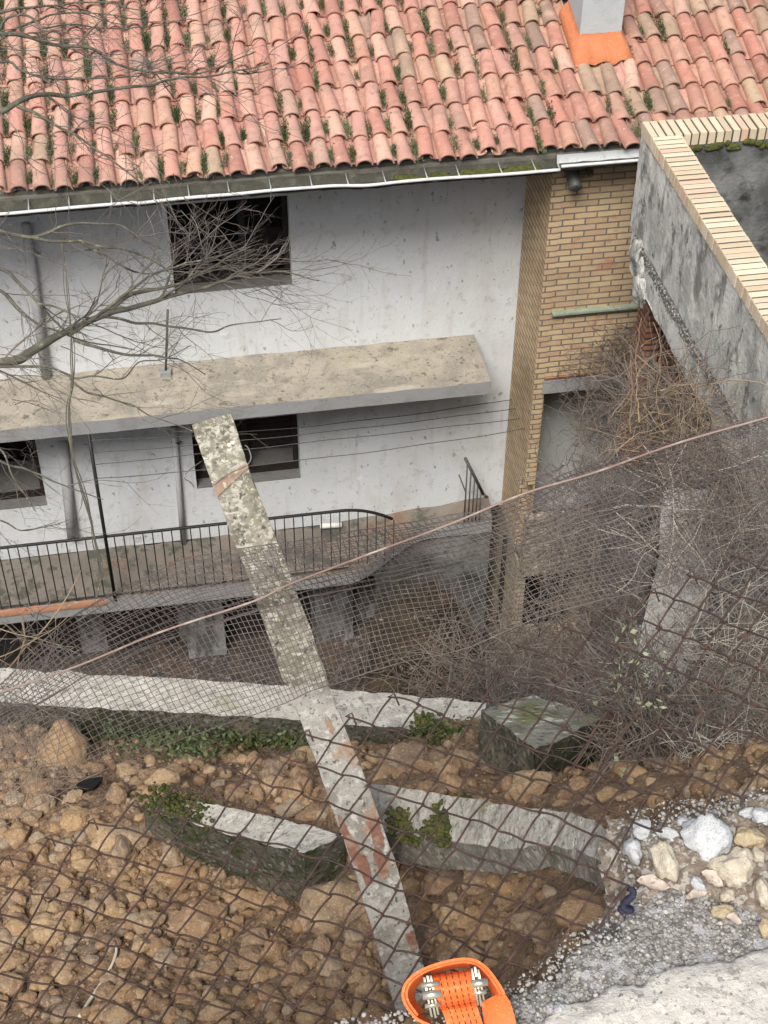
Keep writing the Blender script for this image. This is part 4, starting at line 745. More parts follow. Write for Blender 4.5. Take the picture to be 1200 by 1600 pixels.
# ================================================================== STONES
protos = []
for k in range(12):
    v, f = rock_verts(4, k+20, 0.50, 11); v = v*(1+0.05*np.array([fbm(*(q*1.0), 4.5, 3) for q in v]))[:, None]; b = MB(); b.add(v, f, 0, None, True); o = b.build('stone', M['stone']); protos.append(o.data); bpy.data.objects.remove(o)
_mods = {}
def proto(k, m):
    if m is M['stone']: return protos[k]
    key = (k, m.name)
    if key not in _mods: me = protos[k].copy(); me.materials[0] = m; _mods[key] = me
    return _mods[key]
def stone(c, sx, sy, sz, rz, label, group=None, m=None, k=None, cat='stone', tilt=0.25):
    o = bpy.data.objects.new('stone', proto(random.randrange(12) if k is None else k, m or M['stone'])); C.objects.link(o)
    o.location = tuple(c); o.scale = (sx, sy, sz); o.rotation_euler = (random.uniform(-tilt, tilt), random.uniform(-tilt, tilt), rz); return tag(o, label, cat, group)
def stone_px(px, py, wpx, hpx, label, group=None, m=None, k=None, rz=None, plane=None, sink=0.25, cat='stone'):
    c = hit(px, py+hpx*0.25) if plane is None else atZ(px, py+hpx*0.1, plane)
    zc = c@F; sx = wpx/2*zc/FPX*1.06; sh = hpx/2*zc/FPX*1.12
    return stone(c+np.array([0, 0, sh*(0.9-sink*2)]), sx, sh*1.15, sh*0.95, random.uniform(-0.3, 0.3) if rz is None else rz, label, group, m, k, cat, 0.15)
big = [(105, 1165, 84, 84, 'large tan boulder behind the wire netting below the wall cap at far left'), (625, 1184, 82, 46, 'long ochre cobble lying against the low wall right of the post'), (627, 1208, 30, 22, 'small round stone tucked under the long ochre cobble'),
       (829, 1224, 66, 44, 'smooth ochre cobble just behind the longer kerb, below the broken block'), (525, 1405, 104, 92, 'largest muddy boulder beside the lower part of the post'), (490, 1428, 56, 42, 'round yellowish cobble in front of the muddy boulder by the post'), (490, 1374, 44, 36, 'yellowish stone on top of the muddy boulder by the post'),
       (922, 1422, 112, 66, 'large brown boulder tucked under the road end of the longer kerb'), (825, 1436, 54, 38, 'brown cobble left of the large boulder below the kerb'), (692, 1373, 62, 40, 'grey brown stone in the hollow under the longer kerb, left one'), (748, 1371, 56, 34, 'grey brown stone in the hollow under the longer kerb, right one'),
       (258, 1216, 58, 34, 'flat pale tan stone just above the mossy end of the shorter kerb'), (182, 1305, 70, 46, 'broad clod like tan boulder left of the shorter kerb'), (271, 1331, 40, 40, 'round yellow stone against the mossy side of the shorter kerb'), (197, 1322, 40, 46, 'upright reddish stone between broad clod and round yellow stone'),
       (466, 1232, 46, 54, 'tall ochre stone just left of the post above the shorter kerb'), (455, 1262, 52, 28, 'slanting ochre slab stone above the shorter kerb'), (490, 1273, 54, 24, 'flat grey brown stone wedged between shorter kerb and post'), (310, 1432, 96, 54, 'big pale ochre boulder in the middle of the soil, lower left'), (377, 1398, 56, 32, 'pointed pale stone just below the shorter kerb'),
       (610, 1345, 36, 40, 'round stone right of the post under the kerb overhang'), (645, 1382, 34, 24, 'small tan stone right of the post in the hollow'), (658, 1425, 48, 34, 'ochre stone right of the lower post'), (557, 1490, 38, 38, 'round tan stone left of the post foot'), (502, 1478, 30, 42, 'egg shaped stone left of the post foot, upright')]
for px, py, wp, hp, lb in big: stone_px(px, py, wp, hp, lb)
small = [(185, 1240, 34, 30), (212, 1202, 24, 20), (227, 1211, 22, 20), (187, 1238, 28, 30), (132, 1348, 38, 20), (190, 1350, 38, 20), (278, 1365, 62, 34), (445, 1415, 30, 34), (227, 1302, 28, 32), (423, 1228, 46, 34), (362, 1187, 22, 18), (400, 1248, 30, 18), (920, 1250, 24, 16), (700, 1205, 34, 34), (660, 1195, 26, 34), (735, 1195, 24, 22), (762, 1196, 22, 30), (905, 1225, 34, 22), (948, 1240, 36, 20), (985, 1243, 38, 16), (800, 1238, 16, 16), (876, 1255, 26, 12), (670, 1228, 40, 20), (560, 1530, 30, 26), (360, 1500, 40, 30), (250, 1480, 40, 30), (430, 1480, 44, 36), (180, 1420, 36, 26), (110, 1400, 34, 24), (60, 1330, 40, 30), (70, 1440, 40, 26), (640, 1470, 30, 24), (745, 1450, 30, 24), (700, 1440, 26, 22), (770, 1500, 30, 22), (720, 1510, 44, 22), (830, 1500, 34, 20), (150, 1290, 30, 22), (110, 1275, 30, 20), (60, 1250, 36, 24), (20, 1270, 40, 26), (340, 1225, 26, 16), (310, 1245, 22, 14), (300, 1560, 40, 24), (200, 1550, 40, 24), (420, 1550, 40, 24), (480, 1540, 36, 26), (100, 1520, 40, 26), (20, 1500, 50, 26), (350, 1340, 20, 16)]
SG = 'loose tan stones scattered over the soil'; SL = 'small tan or brown stone lying loose in the soil of the slope'
for px, py, wp, hp in small: stone_px(px, py, wp, hp, SL, SG)
n = 0
while n < 272:
    px, py = random.uniform(-20, 900), random.uniform(1180, 1590)
    if py > 1500 and px > 600 or (px > 560 and 1225 < py < 1420) or (215 < px < 540 and 1240 < py < 1400): continue
    s_ = random.choice((12, 14, 15, 17, 19, 22, 26, 32, 36)); stone_px(px, py, s_*random.uniform(1, 1.6), s_, SL, SG, sink=0.3); n += 1
stone_px(132, 1231, 66, 20, 'black charred chunk lying among the stones at left', None, M['char'], 4, 0.5, cat='chunk')
road_st = [(1105, 1311, 78, 62, 'large bluish white rock, biggest of the stones on the road edge', 'white_stone', 3, 0.0), (1169, 1311, 50, 30, 'tan brown stone right of the large bluish white rock', 'tan_stone2', 5, -0.1), (1147, 1358, 62, 50, 'cream coloured rough rock below the large bluish white rock', 'cream_stone', 7, -0.3), (1033, 1348, 36, 60, 'elongated smooth cream stone pointing towards the road', 'cream_stone', 1, 0.15), (1003, 1297, 30, 26, 'white lumpy stone at the top left of the road edge stones', 'white_stone', 6, 0.2), (988, 1329, 24, 34, 'pale pinkish white stone beside the kerb end', 'white_stone', 2, 0.1), (1043, 1305, 36, 18, 'narrow white stone between lumpy white stone and bluish rock', 'white_stone', 8, -0.6), (1136, 1400, 22, 19, 'small round cream pebble below the cream rock', 'cream_stone', 9, 0), (1126, 1425, 38, 21, 'oval yellow pebble on the gravel below the round cream pebble', 'tan_stone2', 1, -0.05), (1088, 1383, 19, 24, 'small white wedge shaped stone in the middle of the road edge', 'white_stone', 10, 0.6), (1194, 1452, 22, 26, 'yellow pebble at the right picture edge above the paving', 'tan_stone2', 4, 0), (1183, 1338, 20, 22, 'dull tan pebble beneath the tan brown stone', 'cream_stone', 11, 0), (1190, 1275, 32, 28, 'white chalky lump at the upper right of the road edge', 'white_stone', 0, 0.3), (1166, 1270, 26, 15, 'whitish flat chip left of the white chalky lump', 'white_stone', 2, 0.2), (1066, 1284, 18, 14, 'little white pebble above the large bluish white rock', 'white_stone', 5, 0), (1192, 1400, 28, 44, 'brownish broken stone at the right edge beside the cream rock', 'cream_stone', 8, 0.2), (874, 1578, 16, 18, 'bluish grey pebble set in the gravel beside the strap', 'white_stone', 9, 0), (957, 1552, 16, 12, 'greyish pebble at the rim of the worn paving', 'white_stone', 9, 0)]
for px, py, wp, hp, lb, mk, k, rz in road_st: stone_px(px, py, wp, hp, lb, None, M[mk], k, rz, plane=RZ+0.006, sink=0.22)
# loose pebbles (beyond counting)
def pebbles(name, pts, sizes, cols, m, sub=1):
    mb = MB(); pr = [rock_verts(sub, 70+q, 0.35, 4) for q in range(8)]
    for c, s_ in zip(pts, sizes):
        v, f = pr[random.randrange(8)]; a = random.uniform(0, 6.28); ca, sa = math.cos(a), math.sin(a)
        v = v*np.array([s_*random.uniform(0.8, 1.4), s_*random.uniform(0.8, 1.1), s_*random.uniform(0.6, 0.9)]); v = np.stack([v[:, 0]*ca-v[:, 1]*sa, v[:, 0]*sa+v[:, 1]*ca, v[:, 2]], 1)
        mb.add(v+c, f, 0, np.array(random.choice(cols))*random.uniform(0.65, 1.08), True)
    return tag(mb.build(name, m), kind='stuff')
N_ = 9500; qx = rng.uniform(-1.15, 1.25, N_*3); qy = rng.uniform(1.0, 3.0, N_*3)
dens = np.array([0.62+0.9*fbm(a, b, 2, 2.6, 2) for a, b in zip(qx, qy)]); kk = rng.random(len(qx)) < np.clip(dens, 0.08, 1); qx, qy = qx[kk][:N_], qy[kk][:N_]
pq = np.stack([qx, qy], 1); pz = soil_np(pq)+wall_drop(pq)+np.array([soil_noise(a, b) for a, b in pq])
sz_ = 0.003+0.016*rng.random(len(qx))**3.0
pk = np.stack([qx, qy, pz+sz_*0.25], 1); bigp = sz_ > 0.0075
pebbles('pebbles', pk[~bigp], sz_[~bigp], STONES+[(0.22, 0.14, 0.08)], M['pebble'])
pebbles('soil_clods', pk[bigp], sz_[bigp]*1.1, STONES+[(0.30, 0.20, 0.115), (0.26, 0.165, 0.095)], M['pebble'], 2)
px_, py_ = rng.uniform(-0.25, 1.35, 52000), rng.uniform(0.7, 1.4, 52000); pp = np.stack([px_, py_], 1)
sd_r, sd_s = poly_sd(pp, road_poly), poly_sd(pp, sm_poly); ok = (sd_r > -0.012) & (sd_s < 0.004); pp = pp[ok][:12000]
sz_ = 0.0011+0.0030*rng.random(len(pp))**3.2
pebbles('road_gravel', np.stack([pp[:, 0], pp[:, 1], np.full(len(pp), RZ+0.002)+np.array([0.004*fbm(a, b, 0, 60, 2)+0.010*fbm(a, b, 4, 7, 2) for a, b in pp])], 1), sz_, [(0.33, 0.32, 0.30), (0.38, 0.37, 0.345), (0.27, 0.26, 0.24), (0.41, 0.39, 0.355), (0.31, 0.29, 0.26), (0.28, 0.28, 0.285), (0.35, 0.34, 0.32)], M['gravel'])

# ================================================================== FENCES
def chain_link():
    mb = MB(); NW = 44; base = -6
    def node(c, m):
        k = c/2.0; f = min(1, max(0, k/16)); D = np.array([19-6*f, 51+8*f])
        p = np.array([72+67.2*k, 1310-27.5*k])+D*m/2
        p = p+np.array([4.5*nz(c*0.31, m*0.27, 1, 1), 4.5*nz(c*0.31, m*0.27, 5, 1)])*2.0+np.array([random.gauss(0, 1.1), random.gauss(0, 1.1)])
        low = max(0, (p[1]-1400)/200)
        p = p+low*np.array([14*nz(c*0.5, m*0.4, 8, 1), 16*nz(c*0.5, m*0.4, 12, 1)])
        zc = 2.55-0.0006*(p[0]-70)-0.0010*(p[1]-1310)+0.03*nz(c*0.2, m*0.2, 3, 1)+low*0.05*nz(c*0.4, m*0.5, 21, 1)
        return p, zc
    ed = sorted(edge_px)
    def edge_y(x): return np.interp(x, [e[0] for e in edge_px[:14]], [e[1] for e in edge_px[:14]]) if x < 985 else 1340-(x-985)*0.4
    for n_ in range(base, NW):
        run = []
        for m in range(0, 26):
            c = n_+((m-n_) % 2)
            p, zc = node(c, m)
            if p[1] > edge_y(p[0])+6 or p[1] > 1665: 
                break
            side = 1 if (m-n_) % 2 else -1
            q = P(p[0]+side*2.0, p[1], zc+0.0022*(1 if (m+n_) % 4 < 2 else -1))
            run.append(q)
        if len(run) > 1:
            pts = []
            for a, b in zip(run[:-1], run[1:]):
                d = b-a; w = random.gauss(0.001, 0.0022)
                for t in (0.0, 0.1, 0.3, 0.5, 0.7, 0.9): pts.append(a+d*t+U*(w*math.sin(math.pi*t))+F*0.0012*math.sin(2*math.pi*t))
            pts.append(run[-1]); a = run[0]; d0 = run[1]-run[0]
            if (0-n_) % 2 == 0: pts = [a+U*-0.012+R*0.012+d0*0.12, a+R*0.010+U*0.006]+pts   # twisted end at the top edge
            mb.tube(pts, 0.00165, 5)
    return mb.build('chain_link_fence', M['rust_wire'])
tag(chain_link(), 'rusty sagging chain link fence slumped over the soil from post to road edge', 'fence')
def curve2(pts): 
    p = np.array(pts, float); t = np.concatenate([[0], np.cumsum(np.linalg.norm(np.diff(p[:, :2], axis=0), axis=1))]); t /= t[-1]
    d = cat_rom(p, 12); td = np.concatenate([[0], np.cumsum(np.linalg.norm(np.diff(d[:, :2], axis=0), axis=1))]); td /= td[-1]
    return lambda u: np.array([np.interp(u, td, d[:, q]) for q in range(3)])
top_e = curve2([(-60, 1105, 2.80), (0, 1066, 2.78), (60, 1008, 2.76), (120, 962, 2.74), (200, 915, 2.72), (280, 877, 2.68), (345, 862, 2.63), (440, 848, 2.63), (560, 830, 2.66), (680, 810, 2.62), (790, 788, 2.58), (900, 735, 2.55), (1060, 688, 2.52), (1200, 650, 2.5), (1290, 615, 2.5)])
fold_e = curve2([(-60, 1160, 2.78), (60, 1100, 2.75), (150, 1050, 2.73), (260, 1000, 2.70), (400, 955, 2.62), (540, 922, 2.62), (680, 893, 2.6), (790, 866, 2.56), (950, 815, 2.53), (1060, 770, 2.5), (1150, 735, 2.48), (1290, 680, 2.48)])
bot_e = curve2([(-60, 1330, 2.76), (40, 1270, 2.74), (150, 1208, 2.72), (300, 1150, 2.68), (420, 1108, 2.63), (515, 1070, 2.63), (610, 1040, 2.62), (730, 1012, 2.6), (850, 962, 2.56), (1010, 922, 2.52), (1120, 890, 2.5), (1290, 850, 2.5)])
def net_pt(A, B, u, v, bulge, ph):
    a, b = A(u), B(u); q = a*(1-v)+b*v
    x = q[0]+3.5*nz(u*9, v*2.2, ph, 1)*1.6+5*nz(u*24, v*3, ph+4, 1)*v*(1-v)*3; y = q[1]+4.5*nz(u*11, v*2.0, ph+2, 1)*(v*(1-v)*4+0.2)+2.5*nz(u*30, v*4, ph+9, 1)
    zc = q[2]-bulge*math.sin(math.pi*v)+0.02*nz(u*8, v*2, ph+6, 1)
    return P(x, y, zc)
mb = MB(); r_ = 0.00074
L1 = 27; NB = 146
def sh(u): return 0.045+0.05*math.sin(u*7)**2
for i in range(L1+1):
    v = i/L1; mb.tube([net_pt(top_e, bot_e, u, v+0.008*nz(u*14, i*3.3, 2, 1), 0.01, 0) for u in np.linspace(0, 1, 170)], r_*(1.7 if i in (0, L1) else 1), 3, cap=False)
for i in range(-10, NB+1):
    pts = []
    for v in np.linspace(0, 1, 22):
        u = i/NB+sh(i/NB)*v*0.9
        if 0 <= u <= 1: pts.append(net_pt(top_e, bot_e, u, v, 0.01, 0))
    if len(pts) > 2: mb.tube(pts, r_, 3, cap=False)
# upper folded-over band of the same net
NB2 = 128; L2 = 11
for i in range(-14, NB2+1):
    pts, pts2 = [], []
    for v in np.linspace(0, 1, 12):
        u = i/NB2+0.055*v
        if 0 <= u <= 1: pts.append(net_pt(top_e, fold_e, u, v, 0.05, 20))
    if len(pts) > 2: mb.tube(pts, r_, 3, cap=False)
for i in range(-2, L2+3):
    pts = []
    for u in np.linspace(0, 1, 170):
        v = i/L2+0.13*math.sin(u*3.1)-0.05+0.015*nz(u*12, i, 3, 1)
        if 0 <= v <= 1: pts.append(net_pt(top_e, fold_e, u, v, 0.05, 20))
        else:
            if len(pts) > 2: mb.tube(pts, r_, 3, cap=False)
            pts = []
    if len(pts) > 2: mb.tube(pts, r_, 3, cap=False)
for dv in (0.0, 0.012): mb.tube([net_pt(top_e, fold_e, u, 1-dv, 0.0, 20)+0.003*nz(u*60, dv*50, 0, 1)*U for u in np.linspace(0, 1, 200)], r_*1.4, 4, cap=False)
tag(mb.build('wire_netting', M['net_wire']), 'fine square wire netting folded and draped in a diagonal band across the post', 'netting')
ln = cat_rom([P(*q) for q in ((-70, 1108, 2.72), (0, 1082, 2.70), (120, 1041, 2.67), (250, 988, 2.63), (395, 940, 2.57), (450, 914, 2.565), (560, 872, 2.56), (700, 820, 2.54), (820, 771, 2.51), (930, 738, 2.49), (1060, 692, 2.47), (1200, 652, 2.46), (1300, 622, 2.46))], 14)
mb = MB(); mb.tube(ln, 0.0020, 7); tag(mb.build('straining_wire', M['pink_wire']), 'pinkish straining wire running diagonally across the netting and the post', 'wire')
b = MB(); k0 = P(980, 1415, 1.97)
b.tube(cat_rom([P(968, 1347, 1.96), P(974, 1340, 1.95), P(968, 1333, 1.95)]), 0.0018, 6); 
b = MB(); b.tube(cat_rom([k0+np.array([0.006*math.sin(t*3.1), 0.006*math.cos(t*2.3), 0.03-0.008*t]) for t in np.linspace(0, 6, 26)], 3), 0.0045, 6)
tag(b.build('cord_knot', M['cord']), 'knot of dark blue cord at the tip of the longer kerb', 'cord')

# ================================================================== RATCHET STRAP
S = thing('ratchet_strap', 'orange ratchet strap with zinc buckle lying on the broken road edge', 'strap', tuple(P(715, 1580, 1.9)))
def ribbon(name, A, B, thick, m, n=8):
    """strip of webbing between two edge curves"""
    a, b = cat_rom(A, n), cat_rom(B, n); g = np.stack([a, (a+b)/2, b], 1); mb = MB(); nn = np.cross(np.gradient(a, axis=0), b-a); nn /= np.linalg.norm(nn, axis=1)[:, None]
    if (nn@F).mean() > 0: nn = -nn
    g2 = g-nn[:, None, :]*thick
    mb.grid(g); mb.grid(g2[:, ::-1]); mb.grid(np.stack([g[:, 0], g2[:, 0]], 1)); mb.grid(np.stack([g2[:, 2], g[:, 2]], 1)); mb.grid(np.stack([g[0], g2[0]], 0)); mb.grid(np.stack([g2[-1], g[-1]], 0))
    return mb.build(name, m, S), (a, b, nn)
outer = [(672, 1600), (650, 1588), (633, 1562), (635, 1540), (655, 1521), (690, 1507), (730, 1501), (756, 1512), (778, 1540), (786, 1555)]
inner = [(674, 1596), (660, 1582), (645, 1561), (647, 1543), (664, 1527), (694, 1515), (728, 1509), (750, 1519), (768, 1543), (776, 1560)]
ribbon('webbing_loop', [P(x, y, 1.845) for x, y in outer], [P(x, y, 1.895) for x, y in inner], 0.0035, M['orange'])
ribbon('webbing_loop', [P(x*0.93+707*0.07, y*0.93+1556*0.07, 1.85) for x, y in outer[1:]], [P(x*0.93+707*0.07, y*0.93+1556*0.07, 1.89) for x, y in inner[1:]], 0.003, M['orange'])
def flap(name, L, Rr, stitches):
    o, (a, b, nn) = ribbon(name, L, Rr, 0.003, M['orange'])
    st = MB()
    for k in stitches:
        q = a*(1-k)+b*k+nn*0.0009
        for i in range(0, len(q)-3, 4): st.tube([q[i], q[i+1], q[i+2]], 0.0006, 4)
    if stitches: 
        so = st.build('stitching', M['stitch']); so.parent = o
        me = so.data; off = Vector(S.location); 
        for vv in me.vertices: vv.co -= off
sti = (0.2, 0.36, 0.52, 0.68, 0.84)
flap('spool_webbing', [P(673, 1524, 1.862), P(675, 1530, 1.842), P(680, 1550, 1.828), P(685, 1568, 1.838), P(687, 1577, 1.855)], [P(734, 1515, 1.862), P(736, 1521, 1.842), P(740, 1541, 1.828), P(743, 1558, 1.838), P(744, 1567, 1.855)], sti)
flap('webbing_flap', [P(689, 1576, 1.852), P(692, 1582, 1.846), P(698, 1600, 1.838), P(706, 1625, 1.826)], [P(744, 1567, 1.852), P(746, 1574, 1.846), P(752, 1592, 1.838), P(760, 1620, 1.826)], sti)
flap('webbing_tail', [P(752, 1566, 1.868), P(754, 1582, 1.860), P(757, 1602, 1.850), P(761, 1632, 1.838)], [P(786, 1549, 1.872), P(797, 1566, 1.862), P(805, 1592, 1.850), P(812, 1628, 1.838)], ())
RT = link_empty('ratchet', tuple(P(707, 1550, 1.86))); RT.parent = S; RT.location = Vector(tuple(P(707, 1550, 1.86)))-S.location; RT.matrix_world = Matrix.Translation(Vector(tuple(P(707, 1550, 1.86))))
def plate(px0, py0, px1, py1, w, z0, z1, teeth=False):
    m_ = MB(); a, b = P(px0, py0, z0), P(px1, py1, z0); d = b-a; L = np.linalg.norm(d); d = d/L; nrm = F; n = 28; vs2 = []
    for i in range(n+1):
        t = i/n; k = (1+0.16*(i % 2)) if teeth and 0.2 < t < 0.75 else 1; h = w*k*(math.sin(math.pi*min(1, max(0, 0.1+0.8*t)))**0.5)
        vs2.append([a+d*L*t-nrm*h*0.5, a+d*L*t+nrm*h*0.5])
    g = np.array(vs2); th = R*0.0024; m_.grid(g, 0, False); m_.grid(g[:, ::-1]+th, 0, False); m_.grid(np.stack([g[:, 0], g[:, 0]+th], 1), 0, False); m_.grid(np.stack([g[:, 1]+th, g[:, 1]], 1), 0, False)
    o = m_.build('side_plate', M['zinc']); o.parent = RT
    for vv in o.data.vertices: vv.co -= RT.matrix_world.translation
for px0, py0, px1, py1, w_, t_ in ((661, 1524, 673, 1586, 0.028, False), (666, 1522, 679, 1588, 0.024, True), (671, 1521, 683, 1582, 0.030, False), (735, 1510, 745, 1568, 0.030, False), (740, 1508, 750, 1570, 0.024, True), (745, 1512, 754, 1560, 0.026, False)): plate(px0, py0, px1, py1, w_, 1.846, 0, t_)
for (x0, y0, x1, y1, z_, r__) in ((658, 1540, 686, 1537, 1.832, 0.0035), (660, 1556, 690, 1552, 1.830, 0.0055), (736, 1538, 762, 1534, 1.832, 0.005), (664, 1572, 688, 1569, 1.834, 0.003), (738, 1552, 760, 1549, 1.834, 0.003)):
    m_ = MB(); a, b = P(x0, y0, z_), P(x1, y1, z_); m_.tube([a, b], r__, 12); o = m_.build('pin', M['zinc']); o.parent = RT
    for vv in o.data.vertices: vv.co -= RT.matrix_world.translation

# ================================================================== PLANTS
def walk(p, d, L, n, wig, grav=0.0):
    p = np.array(p, float); d = np.array(d, float); d /= np.linalg.norm(d)+1e-9; out = [p.copy()]
    for _ in range(n):
        d = d+rng.normal(0, wig, 3)+np.array([0, 0, grav]); d /= np.linalg.norm(d); p = p+d*L/n; out.append(p.copy())
    return np.array(out)
def shoots(mb, pts, r0, level, L, dens, wig=0.22, mi=0, spread=0.9, up=0.0):
    """side twigs along a branch, each with finer twigs of its own"""
    pts = np.asarray(pts); seg = np.linalg.norm(np.diff(pts, axis=0), axis=1); tot = seg.sum(); n = int(dens*tot)+1
    cum = np.concatenate([[0], np.cumsum(seg)])
    for _ in range(n):
        s_ = tot*random.uniform(0.12, 1.0); i = min(len(pts)-2, int(np.searchsorted(cum, s_)-1)); q = pts[i]+(pts[i+1]-pts[i])*((s_-cum[i])/(seg[i]+1e-9)); d = (pts[i+1]-pts[i])/(seg[i]+1e-9)
        dev = rng.normal(0, 1, 3); dev -= d*(dev@d); dev /= np.linalg.norm(dev)+1e-9
        dd = d*random.uniform(0.5, 1.0)+dev*spread*random.uniform(0.4, 1.0)+np.array([0, 0, up]); l = L*random.uniform(0.35, 1.0); rr = r0*random.uniform(0.6, 1)
        w_ = walk(q, dd, l, 7, wig*0.6); mb.tube(w_, np.linspace(rr, rr*0.35, len(w_)), 4, mi, cap=False)
        if level > 0: shoots(mb, w_, rr*0.62, level-1, L*0.5, dens*1.25, wig, mi, spread, up)
# big bare tree at the left: trunk outside the picture, limbs reaching in
TRK = P(-190, 520, 4.7)
TREE = thing('bare_tree', 'leafless tree with lichen covered limbs reaching in from the left', 'tree', (TRK[0], TRK[1], -6.2))
mb = MB(); tp_ = [np.array([TRK[0]-0.1, TRK[1]+0.05, -6.4]), np.array([TRK[0]-0.05, TRK[1], -5.2]), np.array([TRK[0]-0.1, TRK[1], -4.2]), P(-190, 640, 4.75), P(-200, 420, 4.75), P(-170, 200, 4.85), P(-200, 0, 4.9), P(-150, -180, 5.0)]
tp_ = cat_rom(tp_, 8); mb.tube(tp_, np.linspace(0.11, 0.04, len(tp_)), 12); mb.build('trunk', M['bark'], TREE)
limbs = [  # pixel polylines with depth, thickness at both ends in px
    ([(-190, 600, 4.75), (-60, 585, 4.8), (0, 568, 4.8), (30, 562, 4.8), (60, 542, 4.82), (90, 525, 4.85), (115, 512, 4.85), (165, 492, 4.9), (215, 478, 4.92), (270, 462, 4.95), (325, 447, 5.0), (372, 430, 5.0), (440, 425, 5.05), (500, 440, 5.1)], 19, 1.5),
    ([(165, 492, 4.9), (195, 465, 4.95), (235, 452, 5.0), (272, 446, 5.0), (310, 430, 5.05), (350, 405, 5.1), (390, 385, 5.1)], 8, 2),
    ([(110, 522, 4.85), (150, 495, 4.8), (190, 462, 4.8), (215, 445, 4.8), (250, 425, 4.85), (300, 410, 4.9), (360, 395, 4.9)], 6, 2),
    ([(165, 496, 4.9), (225, 505, 4.95), (280, 512, 5.0), (330, 519, 5.05), (370, 507, 5.1), (440, 498, 5.1)], 5, 1.5),
    ([(117, 532, 4.85), (160, 545, 4.8), (200, 554, 4.8), (235, 554, 4.85), (260, 560, 4.85), (285, 565, 4.9), (320, 585, 4.95)], 6, 1.5),
    ([(-80, 578, 4.8), (50, 572, 4.75), (100, 582, 4.7), (120, 590, 4.7), (150, 588, 4.7), (192, 590, 4.7), (220, 565, 4.7), (260, 560, 4.75), (300, 540, 4.75)], 5, 1.2),
    ([(110, 590, 4.7), (130, 610, 4.65), (165, 620, 4.6), (200, 630, 4.55), (235, 650, 4.5), (280, 665, 4.45), (300, 673, 4.4)], 4, 1.2),
    ([(-100, 380, 4.8), (0, 420, 4.75), (28, 440, 4.75), (60, 475, 4.75), (75, 492, 4.78), (100, 515, 4.8)], 7, 3),
    ([(60, 477, 4.75), (90, 480, 4.75), (120, 496, 4.75), (160, 510, 4.75), (215, 535, 4.8), (250, 528, 4.8)], 4, 1),
    ([(-100, 420, 4.9), (0, 455, 4.9), (30, 482, 4.9), (60, 506, 4.9), (92, 518, 4.9), (130, 534, 4.92), (210, 545, 4.95)], 6, 2),
    # upper crown
    ([(-180, 250, 4.85), (-60, 190, 4.9), (0, 172, 4.9), (30, 158, 4.92), (65, 146, 4.95), (105, 149, 5.0), (150, 143, 5.0), (200, 135, 5.05), (240, 132, 5.1), (275, 122, 5.15), (330, 118, 5.2), (420, 100, 5.3)], 11, 2),
    ([(-170, 80, 4.9), (-60, 50, 4.9), (0, 53, 4.9), (45, 58, 4.95), (85, 70, 5.0), (135, 74, 5.0), (165, 90, 5.05), (190, 103, 5.1), (225, 112, 5.15), (275, 114, 5.2), (320, 113, 5.25), (400, 80, 5.35)], 8, 2),
    ([(-140, 150, 4.95), (0, 98, 5.0), (30, 108, 5.0), (65, 121, 5.0), (110, 124, 5.05), (165, 122, 5.05), (210, 118, 5.1), (260, 113, 5.15)], 5, 2),
    ([(28, 165, 4.92), (55, 178, 4.9), (85, 195, 4.9), (125, 215, 4.85), (160, 240, 4.85), (200, 270, 4.8), (235, 295, 4.8), (262, 310, 4.8)], 6, 1.3),
    ([(-150, 120, 4.95), (-20, 70, 5.0), (25, 45, 5.0), (55, 32, 5.05), (90, 22, 5.1), (150, 20, 5.1), (240, 35, 5.2)], 6, 1.5),
    ([(-150, 40, 5.0), (0, 20, 5.0), (40, 12, 5.05), (90, 8, 5.1), (160, 5, 5.15), (230, 18, 5.2)], 6, 1.5),
    ([(-150, 90, 5.0), (-20, 62, 5.0), (10, 30, 5.0), (45, 25, 5.0), (70, 45, 5.0), (110, 38, 5.1), (200, 44, 5.2), (300, 30, 5.25)], 5, 1.5),
    # limb across the upper window
    ([(-190, 330, 4.85), (-60, 352, 4.9), (0, 362, 4.9), (40, 370, 4.9), (70, 366, 4.9), (100, 354, 4.92), (130, 349, 4.95), (170, 350, 4.98), (190, 353, 5.0), (215, 368, 5.0), (245, 370, 5.0)], 8, 2),
    ([(50, 370, 4.9), (75, 376, 4.88), (102, 378, 4.88), (130, 377, 4.9), (160, 385, 4.9), (195, 390, 4.95), (220, 398, 5.0), (250, 415, 5.0), (270, 428, 5.0), (300, 425, 5.05)], 6, 2),
    ([(130, 380, 4.9), (150, 392, 4.92), (175, 404, 4.95), (197, 418, 4.95), (215, 426, 5.0), (240, 427, 5.0), (258, 420, 5.0), (300, 395, 5.05)], 5, 1.5),
    ([(96, 392, 4.92), (120, 393, 4.95), (160, 388, 5.0), (190, 378, 5.0), (215, 368, 5.05), (240, 340, 5.1)], 2.5, 1),
    ([(-120, 640, 4.7), (0, 720, 4.7), (40, 732, 4.7), (80, 750, 4.65), (120, 765, 4.6), (160, 780, 4.6)], 5, 1.2),
    ([(-60, 690, 4.7), (0, 700, 4.7), (20, 745, 4.65), (40, 775, 4.6), (58, 800, 4.6)], 4, 1.2),
    ([(-100, 790, 4.7), (0, 815, 4.7), (30, 827, 4.7), (65, 825, 4.7), (110, 812, 4.7)], 3.5, 1),
]
tw = MB()
